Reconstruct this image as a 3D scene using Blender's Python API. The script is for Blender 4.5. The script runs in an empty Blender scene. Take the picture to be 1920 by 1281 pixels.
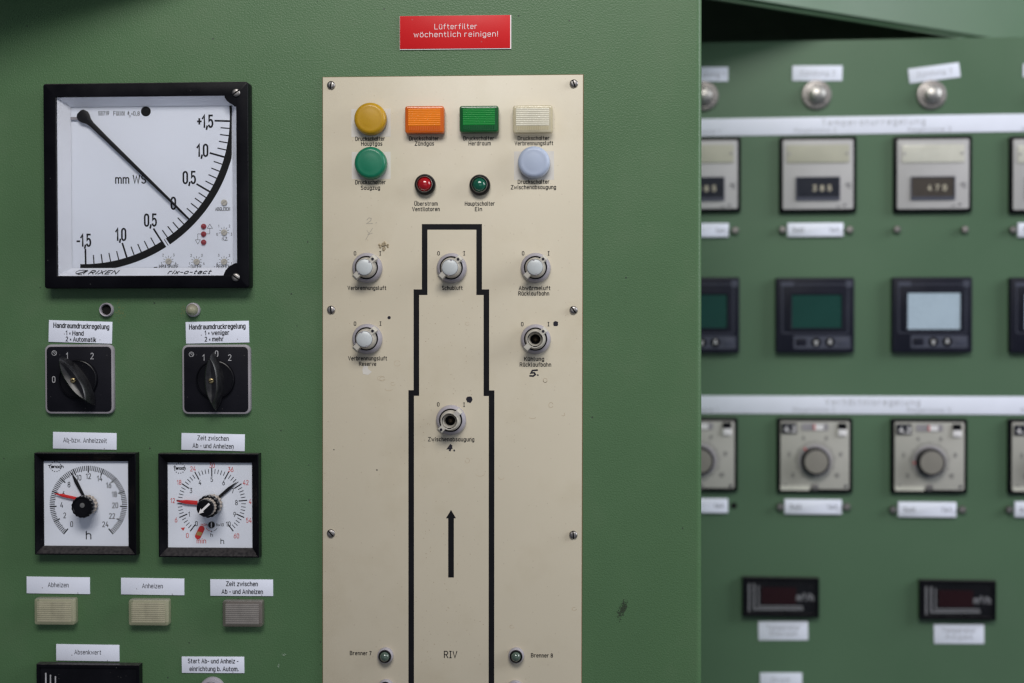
import bpy, bmesh, math, random
from mathutils import Vector, Matrix
random.seed(7)
sc = bpy.context.scene
COL = sc.collection
R = math.radians

# ------------------------------------------------------------------ camera, world, light, exposure
F = 2667.0                      # focal length in photo pixels (50 mm on 36 mm, 1920 px wide)
D = 1.3335                      # camera to front panel, metres
FOOT = (1100.0, 590.0)          # where the panel normal through the camera meets the photo
cam_d = bpy.data.cameras.new('camera')
cam_d.lens = 50.0; cam_d.sensor_width = 36.0; cam_d.sensor_fit = 'HORIZONTAL'
cam_d.clip_start = 0.05; cam_d.clip_end = 50
cam_d.dof.use_dof = True; cam_d.dof.focus_distance = 1.325; cam_d.dof.aperture_fstop = 2.7
cam = bpy.data.objects.new('camera', cam_d); COL.objects.link(cam); sc.camera = cam
YAW = math.atan((FOOT[0]-960)/F); PITCH = math.atan((640.5-FOOT[1])/F); ROLL = R(-0.12)
CR = Matrix.Rotation(YAW, 3, 'Z') @ Matrix.Rotation(math.pi/2-PITCH, 3, 'X') @ Matrix.Rotation(ROLL, 3, 'Z')
CP = Vector((0, -D, 0))
cam.matrix_world = Matrix.Translation(CP) @ CR.to_4x4()

w = bpy.data.worlds.new('World'); sc.world = w; w.use_nodes = True
bg = w.node_tree.nodes['Background']
bg.inputs[0].default_value = (0.74, 0.80, 1.0, 1); bg.inputs[1].default_value = 0.12

ld = bpy.data.lights.new('window_light', 'AREA'); ld.shape = 'RECTANGLE'; ld.size = 1.3; ld.size_y = 0.7
ld.energy = 41.0; ld.color = (1.0, 0.97, 0.93)
lo = bpy.data.objects.new('window_light', ld); COL.objects.link(lo)
lo.location = (-0.02, -1.80, 1.45)
lo.rotation_euler = (Vector((-0.16, 0, 0.72)) - lo.location).to_track_quat('-Z', 'Y').to_euler()

l2 = bpy.data.lights.new('side_window_light', 'AREA'); l2.shape = 'RECTANGLE'; l2.size = 1.4; l2.size_y = 1.4
l2.energy = 42.0; l2.color = (0.93, 0.96, 1.0)
lo2 = bpy.data.objects.new('side_window_light', l2); COL.objects.link(lo2)
lo2.location = (2.35, -0.42, 0.85)
lo2.rotation_euler = (Vector((0.5, 0.3, 0.05)) - lo2.location).to_track_quat('-Z', 'Y').to_euler()
l3 = bpy.data.lights.new('room_window_light', 'AREA'); l3.shape = 'RECTANGLE'; l3.size = 2.8; l3.size_y = 2.0
l3.energy = 9.0; l3.color = (0.84, 0.92, 1.0)
lo3 = bpy.data.objects.new('room_window_light', l3); COL.objects.link(lo3)
lo3.location = (0.75, -4.2, -0.15)
lo3.rotation_euler = (Vector((0.0, 0, 0.0)) - lo3.location).to_track_quat('-Z', 'Y').to_euler()
sc.view_settings.view_transform = 'Standard'; sc.view_settings.look = 'None'
sc.view_settings.exposure = 0.0; sc.view_settings.gamma = 1.0
sc.render.engine = 'CYCLES'
sc.cycles.use_denoising = True
sc.cycles.pixel_filter_type = 'BLACKMAN_HARRIS'; sc.cycles.filter_width = 1.35
sc.cycles.max_bounces = 8

# ------------------------------------------------------------------ planes: photo pixels measured onto the real panels
def ray(px, py):
    return CR @ Vector(((px-960)/F, -(py-640.5)/F, -1.0))

class Plane:
    """A vertical panel through point p, turned by yaw; local x right, z up, h out of the panel."""
    def __init__(s, p, yaw):
        s.p = Vector(p); s.yaw = yaw
        s.M = Matrix.Translation(s.p) @ Matrix.Rotation(yaw, 4, 'Z')
        s.X = s.M.to_3x3() @ Vector((1, 0, 0)); s.N = s.M.to_3x3() @ Vector((0, -1, 0))
    def loc(s, px, py, h=0.0):
        d = ray(px, py); o = s.p + s.N*h
        t = (o-CP).dot(s.N) / d.dot(s.N)
        q = CP + d*t - s.p
        return (q.dot(s.X), q.z)
FRONT = Plane((0, 0, 0), 0.0)
BACK = Plane((0.30, 0.455, 0), R(-2.0))

# ------------------------------------------------------------------ mesh helpers (x, z in the panel, h out of it)
class MB:
    def __init__(s): s.v = []; s.f = []; s.n = 0
    def add(s, pts):
        i = len(s.v); s.v += [(p[0], -p[2], p[1]) for p in pts]; return list(range(i, i+len(pts)))
    def loft(s, rings, cap0=False, cap1=True, closed=True):
        idx = [s.add(r) for r in rings]
        n = len(idx[0])
        for a, b in zip(idx, idx[1:]):
            for i in range(n if closed else n-1):
                j = (i+1) % n; s.f.append((a[i], a[j], b[j], b[i]))
        if cap0: s.f.append(tuple(reversed(idx[0])))
        if cap1: s.f.append(tuple(idx[-1]))
        return s
    def poly(s, pts, h):
        s.f.append(tuple(s.add([(x, z, h) for x, z in pts]))); return s
    def prism(s, o, h0, h1, b=0.0, cap0=False):
        o = list(o)
        r = [[(x, z, h0) for x, z in o]]
        if b > 0:
            for ins, dh in ((0, b), (.3*b, .3*b), (b, 0)):
                r.append([(x, z, h1-dh) for x, z in inset(o, ins)])
        else: r.append([(x, z, h1) for x, z in o])
        return s.loft(r, cap0=cap0)
    def lathe(s, prof, cx=0, cz=0, n=40, cap=True, cap0=False):
        rings = [[(cx+r*math.cos(2*math.pi*i/n), cz+r*math.sin(2*math.pi*i/n), h) for i in range(n)] for r, h in prof]
        return s.loft(rings, cap0=cap0, cap1=cap)
    def ribbon(s, pts, wd, h, closed=False):
        if len(pts) < 2: return s
        L, Rr = offset_line(pts, wd/2, closed)
        s.n += 1; h = h + (s.n % 40)*2e-6
        a = s.add([(x, z, h) for x, z in L]); b = s.add([(x, z, h) for x, z in Rr])
        m = len(a)
        for i in range(m if closed else m-1):
            j = (i+1) % m; s.f.append((a[i], b[i], b[j], a[j]))
        return s
    def mesh(s, name, mat, recalc=True):
        me = bpy.data.meshes.new(name); me.from_pydata(s.v, [], s.f)
        if recalc:
            bm = bmesh.new(); bm.from_mesh(me); bmesh.ops.recalc_face_normals(bm, faces=bm.faces); bm.to_mesh(me); bm.free()
        for p in me.polygons: p.use_smooth = True
        me.set_sharp_from_angle(angle=R(38))
        if mat: me.materials.append(mat)
        return me

def inset(o, d):
    if d == 0: return list(o)
    n = len(o); out = []
    for i in range(n):
        a, b, c = Vector(o[i-1]), Vector(o[i]), Vector(o[(i+1) % n])
        e1 = (b-a); e2 = (c-b)
        if e1.length < 1e-9: e1 = e2
        if e2.length < 1e-9: e2 = e1
        e1 = e1.normalized(); e2 = e2.normalized()
        n1 = Vector((-e1.y, e1.x)); n2 = Vector((-e2.y, e2.x))
        m = n1+n2
        if m.length < 1e-6: m = n1
        m.normalize(); k = max(.35, m.dot(n1))
        q = b + m*(d/k); out.append((q.x, q.y))
    return out

def offset_line(pts, d, closed):
    n = len(pts); A = []; B = []
    for i in range(n):
        p = Vector(pts[i])
        a = Vector(pts[i-1]) if (i > 0 or closed) else None
        c = Vector(pts[(i+1) % n]) if (i < n-1 or closed) else None
        e1 = (p-a).normalized() if a is not None and (p-a).length > 1e-9 else None
        e2 = (c-p).normalized() if c is not None and (c-p).length > 1e-9 else None
        if e1 is None: e1 = e2
        if e2 is None: e2 = e1
        if e1 is None: e1 = e2 = Vector((1, 0))
        n1 = Vector((-e1.y, e1.x)); n2 = Vector((-e2.y, e2.x)); m = n1+n2
        if m.length < 1e-3: m = n1
        m.normalize(); k = max(.5, m.dot(n1))
        A.append(tuple(p+m*d/k)); B.append(tuple(p-m*d/k))
    return A, B

def rrect(x0, z0, x1, z1, r=0.0, n=5):
    if r <= 0: return [(x0, z0), (x1, z0), (x1, z1), (x0, z1)]
    o = []
    for cx, cz, a in ((x1-r, z0+r, -90), (x1-r, z1-r, 0), (x0+r, z1-r, 90), (x0+r, z0+r, 180)):
        for i in range(n+1):
            t = R(a+90*i/n); o.append((cx+r*math.cos(t), cz+r*math.sin(t)))
    return o
def crect(w_, h_, r=0.0, cx=0, cz=0, n=5): return rrect(cx-w_/2, cz-h_/2, cx+w_/2, cz+h_/2, r, n)
def circ(r, cx=0, cz=0, n=32): return [(cx+r*math.cos(2*math.pi*i/n), cz+r*math.sin(2*math.pi*i/n)) for i in range(n)]
def flute(r, k, d, n=None):
    n = n or k*6
    return [(r*(1-d*(.5+.5*math.cos(k*2*math.pi*i/n))**3)*math.cos(2*math.pi*i/n), r*(1-d*(.5+.5*math.cos(k*2*math.pi*i/n))**3)*math.sin(2*math.pi*i/n)) for i in range(n)]
def rot(pts, a): c_, s_ = math.cos(a), math.sin(a); return [(x*c_-z*s_, x*s_+z*c_) for x, z in pts]

# ------------------------------------------------------------------ engraved single-stroke lettering
def c(cx, cy, rx, ry, a0, a1):
    n = max(2, int(abs(a1-a0)/24)); return [(cx+rx*math.cos(R(a0+(a1-a0)*i/n)), cy+ry*math.sin(R(a0+(a1-a0)*i/n))) for i in range(n+1)]
def stad(x0, y0, x1, y1):
    r = (x1-x0)/2; r2 = min(r, (y1-y0)/2); m = (x0+x1)/2
    p = c(m, y1-r2, r, r2, 0, 180)+c(m, y0+r2, r, r2, 180, 360); return p+[p[0]]
def dots(x0, x1, y): return [[(x0, y), (x0, y+.1)], [(x1, y), (x1, y+.1)]]
X = .72
FT = {
'A': (.6, [[(0, 0), (.3, 1), (.6, 0)], [(.1, .3), (.5, .3)]]),
'B': (.54, [[(0, 0), (0, 1), (.28, 1)]+c(.28, .765, .22, .235, 90, -90)+[(0, .53)], [(.28, .53)]+c(.28, .265, .26, .265, 90, -90)+[(0, 0)]]),
'C': (.54, [c(.27, .73, .27, .27, 20, 180)+c(.27, .27, .27, .27, 180, 340)]),
'D': (.56, [[(0, 0), (0, 1), (.26, 1)]+c(.26, .7, .3, .3, 90, 0)+c(.26, .3, .3, .3, 0, -90)+[(0, 0)]]),
'E': (.48, [[(.48, 1), (0, 1), (0, 0), (.48, 0)], [(0, .52), (.4, .52)]]),
'F': (.46, [[(.46, 1), (0, 1), (0, 0)], [(0, .5), (.4, .5)]]),
'G': (.56, [c(.28, .72, .28, .28, 20, 180)+c(.28, .28, .28, .28, 180, 360)+[(.56, .48), (.32, .48)]]),
'H': (.56, [[(0, 0), (0, 1)], [(.56, 0), (.56, 1)], [(0, .52), (.56, .52)]]),
'I': (.06, [[(.03, 0), (.03, 1)]]),
'\u2160': (.26, [[(.13, 0), (.13, 1)], [(0, 0), (.26, 0)], [(0, 1), (.26, 1)]]),
'K': (.54, [[(0, 0), (0, 1)], [(.52, 1), (0, .42)], [(.18, .62), (.54, 0)]]),
'L': (.46, [[(0, 1), (0, 0), (.46, 0)]]),
'M': (.68, [[(0, 0), (0, 1), (.34, .35), (.68, 1), (.68, 0)]]),
'N': (.56, [[(0, 0), (0, 1), (.56, 0), (.56, 1)]]),
'O': (.54, [stad(0, 0, .54, 1)]),
'P': (.54, [[(0, 0), (0, 1), (.28, 1)]+c(.28, .73, .26, .27, 90, -90)+[(0, .46)]]),
'R': (.54, [[(0, 0), (0, 1), (.28, 1)]+c(.28, .74, .24, .26, 90, -90)+[(0, .48)], [(.26, .48), (.54, 0)]]),
'S': (.52, [c(.26, .76, .25, .24, 25, 180)+c(.26, .76, .25, .24, 180, 270)+c(.26, .26, .26, .26, 90, -155)]),
'T': (.54, [[(0, 1), (.54, 1)], [(.27, 1), (.27, 0)]]),
'U': (.56, [[(0, 1), (0, .28)]+c(.28, .28, .28, .28, 180, 360)+[(.56, 1)]]),
'V': (.58, [[(0, 1), (.29, 0), (.58, 1)]]),
'W': (.84, [[(0, 1), (.2, 0), (.42, .9), (.64, 0), (.84, 1)]]),
'X': (.56, [[(0, 0), (.56, 1)], [(0, 1), (.56, 0)]]),
'Z': (.54, [[(0, 1), (.54, 1), (0, 0), (.54, 0)]]),
'a': (.44, [[(.03, .62)]+c(.22, .52, .21, .2, 150, 0)+[(.43, 0)], [(.43, .42), (.2, .42)]+c(.2, .21, .2, .21, 90, 270)+[(.3, 0), (.43, .12)]]),
'\u0251': (.43, [stad(0, 0, .43, X), [(.43, X), (.43, 0)]]),
'b': (.43, [stad(0, 0, .43, X), [(0, 1), (0, 0)]]),
'c': (.4, [c(.21, X-.21, .21, .21, 30, 180)+c(.21, .21, .21, .21, 180, 330)]),
'd': (.43, [stad(0, 0, .43, X), [(.43, 1), (.43, 0)]]),
'e': (.43, [[(0, .37), (.43, .37)]+c(.215, X-.215, .215, .215, 0, 180)+c(.215, .215, .215, .215, 180, 325)]),
'f': (.32, [[(.12, 0), (.12, .82)]+c(.3, .82, .18, .18, 180, 90), [(0, .66), (.3, .66)]]),
'g': (.43, [stad(0, 0, .43, X), [(.43, X), (.43, -.08)]+c(.215, -.08, .215, .2, 0, -150)]),
'h': (.43, [[(0, 0), (0, 1)], [(0, .5)]+c(.215, X-.215, .215, .215, 180, 0)+[(.43, 0)]]),
'i': (.06, [[(.03, 0), (.03, X-.03)], [(.03, .88), (.03, 1)]]),
'k': (.42, [[(0, 0), (0, 1)], [(.4, X), (0, .3)], [(.14, .45), (.42, 0)]]),
'l': (.14, [[(0, 1), (0, .12)]+c(.12, .12, .12, .12, 180, 270)]),
'm': (.72, [[(0, 0), (0, X)], [(0, .52)]+c(.18, X-.18, .18, .18, 180, 0)+[(.36, 0)], [(.36, .52)]+c(.54, X-.18, .18, .18, 180, 0)+[(.72, 0)]]),
'n': (.43, [[(0, 0), (0, X)], [(0, .5)]+c(.215, X-.215, .215, .215, 180, 0)+[(.43, 0)]]),
'o': (.44, [stad(0, 0, .44, X)]),
'p': (.43, [stad(0, 0, .43, X), [(0, X), (0, -.27)]]),
'r': (.32, [[(0, 0), (0, X)], [(0, .48)]+c(.2, X-.22, .2, .22, 180, 60)]),
's': (.38, [c(.19, .54, .18, .18, 25, 180)+c(.19, .54, .18, .18, 180, 270)+c(.19, .18, .19, .18, 90, -155)]),
't': (.3, [[(.1, .95), (.1, .14)]+c(.26, .15, .16, .15, 180, 280), [(0, .68), (.28, .68)]]),
'u': (.43, [[(0, X), (0, .22)]+c(.215, .22, .215, .22, 180, 360)+[(.43, X)], [(.43, .3), (.43, 0)]]),
'v': (.42, [[(0, X), (.21, 0), (.42, X)]]),
'w': (.64, [[(0, X), (.16, 0), (.32, .62), (.48, 0), (.64, X)]]),
'x': (.42, [[(0, 0), (.42, X)], [(0, X), (.42, 0)]]),
'z': (.4, [[(0, X), (.4, X), (0, 0), (.4, 0)]]),
'0': (.46, [stad(0, 0, .46, 1)]),
'1': (.26, [[(0, .74), (.22, 1), (.22, 0)]]),
'2': (.46, [c(.23, .76, .22, .24, 165, -20)+[(.4, .56), (0, 0), (.46, 0)]]),
'3': (.46, [[(.02, 1), (.44, 1), (.2, .6)]+c(.21, .3, .25, .3, 90, -155)]),
'4': (.5, [[(.3, 1), (0, .28), (.5, .28)], [(.38, .52), (.38, 0)]]),
'5': (.46, [[(.42, 1), (.06, 1), (.03, .52)]+c(.22, .32, .24, .32, 120, -150)]),
'6': (.46, [[(.34, 1), (.06, .48)], stad(0, 0, .46, .62)]),
'7': (.44, [[(0, 1), (.44, 1), (.14, 0)]]),
'8': (.46, [stad(.03, .53, .43, 1), stad(0, 0, .46, .53)]),
'9': (.46, [[(.12, 0), (.4, .52)], stad(0, .38, .46, 1)]),
'+': (.4, [[(0, .5), (.4, .5)], [(.2, .28), (.2, .72)]]),
'-': (.3, [[(0, .42), (.3, .42)]]),
'=': (.22, [[(0, .5), (.22, .5)], [(0, .26), (.22, .26)]]),
',': (.1, [[(.1, .08), (.02, -.18)]]),
'.': (.06, [[(.03, 0), (.03, .12)]]),
'!': (.06, [[(.03, 1), (.03, .3)], [(.03, 0), (.03, .12)]]),
'/': (.4, [[(0, 0), (.4, 1)]]),
'%': (.6, [[(.1, 0), (.5, 1)], stad(0, .6, .2, 1), stad(.4, 0, .6, .4)]),
'\u00d7': (.36, [[(0, .12), (.36, .5)], [(0, .5), (.36, .12)]]),
'\u00b0': (.22, [stad(0, .7, .22, 1)]),
'\u00b3': (.24, [[(0, 1.05), (.22, 1.05), (.1, .85)]+c(.1, .7, .13, .15, 90, -150)]),
'\u03d1': (.4, [[(0, .5), (.1, .2), (.3, .4), (.28, 1), (.1, .9), (.14, .6), (.4, .62)]]),
}
for a, b, x0, x1 in (('\u00fc', 'u', .1, .33), ('\u00f6', 'o', .1, .34), ('\u00e4', '\u0251', .1, .33)):
    FT[a] = (FT[b][0], FT[b][1]+dots(x0, x1, .86))
FT['\u00dc'] = (.56, FT['U'][1]+dots(.14, .42, 1.1))

def text(mb, s, cx, cz, width, cap, h, st=.13, slant=0.0, gap=.26, align='c', xs=1.0, ang=0.0):
    """strokes for s, centred on (cx, cz): cz is mid cap height; width None keeps the natural width times xs"""
    pen = 0; runs = []
    for ch in s:
        if ch == ' ': pen += .34; continue
        if ch not in FT: continue
        wd, ss = FT[ch]
        runs += [[(x+pen, y) for x, y in q] for q in ss]; pen += wd+gap
    tot = max(pen-gap, .05)
    if width is None: sx = cap*xs
    else: sx = width/tot
    off = {'c': tot/2, 'l': 0, 'r': tot}[align]
    for q in runs:
        p = [((x-off)*sx + (y-.5)*cap*slant, (y-.5)*cap) for x, y in q]
        p = [(cx+x, cz+z) for x, z in (rot(p, ang) if ang else p)]
        if len(p) > 2 and (Vector(p[0])-Vector(p[-1])).length < 1e-9: mb.ribbon(p[:-1], st*cap, h, True)
        else:
            e = st*cap*.35
            a0 = Vector(p[0])-Vector(p[1]); a1 = Vector(p[-1])-Vector(p[-2])
            if a0.length > 1e-9: p[0] = tuple(Vector(p[0])+a0.normalized()*e)
            if a1.length > 1e-9: p[-1] = tuple(Vector(p[-1])+a1.normalized()*e)
            mb.ribbon(p, st*cap, h)

# ------------------------------------------------------------------ materials
def nd(t, k, **kw):
    n = t.nodes.new(k)
    for a, b in kw.items(): setattr(n, a, b)
    return n
def mat(name, col, rough=.5, metal=0.0, var=.06, vscale=40, bump=0.0, bscale=300, bdist=.001, dust=0.0, dustcol=(.33, .30, .28), coat=0.0,
        trans=0.0, spec=.5, ior=1.45, speck=0.0, speckscale=150, speckcol=(.05, .04, .03), rvar=.08, grime=0.0, grimecol=(.2, .17, .12), gscale=6, sss=0.0, alpha=1.0):
    m = bpy.data.materials.new(name); m.use_nodes = True; t = m.node_tree; lk = t.links.new
    b = t.nodes['Principled BSDF']
    tc = nd(t, 'ShaderNodeTexCoord'); ob = tc.outputs['Object']
    nz = nd(t, 'ShaderNodeTexNoise'); nz.inputs['Scale'].default_value = vscale; nz.inputs['Detail'].default_value = 4; lk(ob, nz.inputs['Vector'])
    mr = nd(t, 'ShaderNodeMapRange'); mr.inputs['From Min'].default_value = .3; mr.inputs['From Max'].default_value = .7
    mr.inputs['To Min'].default_value = 1-var; mr.inputs['To Max'].default_value = 1+var; lk(nz.outputs['Fac'], mr.inputs['Value'])
    hs = nd(t, 'ShaderNodeHueSaturation'); hs.inputs['Color'].default_value = (*col, 1); lk(mr.outputs[0], hs.inputs['Value'])
    out = hs.outputs['Color']
    def mix(fac, colr, cur):
        x = nd(t, 'ShaderNodeMix', data_type='RGBA'); lk(fac, x.inputs[0]); lk(cur, x.inputs[6]); x.inputs[7].default_value = (*colr, 1); return x.outputs[2]
    if grime:
        g = nd(t, 'ShaderNodeTexNoise'); g.inputs['Scale'].default_value = gscale; g.inputs['Detail'].default_value = 7; g.inputs['Roughness'].default_value = .65; lk(ob, g.inputs['Vector'])
        r_ = nd(t, 'ShaderNodeMapRange'); r_.inputs['From Min'].default_value = .5; r_.inputs['From Max'].default_value = .8; r_.inputs['To Max'].default_value = grime; lk(g.outputs['Fac'], r_.inputs['Value'])
        out = mix(r_.outputs[0], grimecol, out)
    if speck:
        v = nd(t, 'ShaderNodeTexVoronoi'); v.inputs['Scale'].default_value = speckscale; lk(ob, v.inputs['Vector'])
        lt = nd(t, 'ShaderNodeMath', operation='LESS_THAN'); lt.inputs[1].default_value = .16; lk(v.outputs['Distance'], lt.inputs[0])
        sp = nd(t, 'ShaderNodeSeparateColor'); lk(v.outputs['Color'], sp.inputs[0])
        gt = nd(t, 'ShaderNodeMath', operation='GREATER_THAN'); gt.inputs[1].default_value = 1-speck; lk(sp.outputs[0], gt.inputs[0])
        ml = nd(t, 'ShaderNodeMath', operation='MULTIPLY'); lk(lt.outputs[0], ml.inputs[0]); lk(gt.outputs[0], ml.inputs[1])
        m2 = nd(t, 'ShaderNodeMath', operation='MULTIPLY'); lk(ml.outputs[0], m2.inputs[0]); lk(sp.outputs[1], m2.inputs[1])
        out = mix(m2.outputs[0], speckcol, out)
    if dust:
        ge = nd(t, 'ShaderNodeNewGeometry'); sx = nd(t, 'ShaderNodeSeparateXYZ'); lk(ge.outputs['Normal'], sx.inputs[0])
        dn = nd(t, 'ShaderNodeMapRange'); dn.inputs['From Min'].default_value = .25; dn.inputs['From Max'].default_value = .8; dn.inputs['To Max'].default_value = dust; lk(sx.outputs['Z'], dn.inputs['Value'])
        n2 = nd(t, 'ShaderNodeTexNoise'); n2.inputs['Scale'].default_value = 350; n2.inputs['Detail'].default_value = 5; lk(ob, n2.inputs['Vector'])
        mm = nd(t, 'ShaderNodeMath', operation='MULTIPLY'); lk(dn.outputs[0], mm.inputs[0])
        r2 = nd(t, 'ShaderNodeMapRange'); r2.inputs['From Min'].default_value = .3; r2.inputs['From Max'].default_value = .6; r2.inputs['To Min'].default_value = .35; lk(n2.outputs['Fac'], r2.inputs['Value']); lk(r2.outputs[0], mm.inputs[1])
        out = mix(mm.outputs[0], dustcol, out)
    lk(out, b.inputs['Base Color'])
    rr = nd(t, 'ShaderNodeMapRange'); rr.inputs['From Min'].default_value = .3; rr.inputs['From Max'].default_value = .7
    rr.inputs['To Min'].default_value = max(0, rough-rvar); rr.inputs['To Max'].default_value = min(1, rough+rvar); lk(nz.outputs['Fac'], rr.inputs['Value']); lk(rr.outputs[0], b.inputs['Roughness'])
    b.inputs['Metallic'].default_value = metal; b.inputs['Coat Weight'].default_value = coat; b.inputs['Coat Roughness'].default_value = .08
    b.inputs['Transmission Weight'].default_value = trans; b.inputs['Specular IOR Level'].default_value = spec; b.inputs['IOR'].default_value = ior
    b.inputs['Alpha'].default_value = alpha
    if sss: b.inputs['Subsurface Weight'].default_value = sss; b.inputs['Subsurface Radius'].default_value = (.01, .01, .01)
    if bump:
        bn = nd(t, 'ShaderNodeTexNoise'); bn.inputs['Scale'].default_value = bscale; bn.inputs['Detail'].default_value = 2; lk(ob, bn.inputs['Vector'])
        bp = nd(t, 'ShaderNodeBump'); bp.inputs['Strength'].default_value = bump; bp.inputs['Distance'].default_value = bdist; lk(bn.outputs['Fac'], bp.inputs['Height']); lk(bp.outputs[0], b.inputs['Normal'])
    return m

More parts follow.
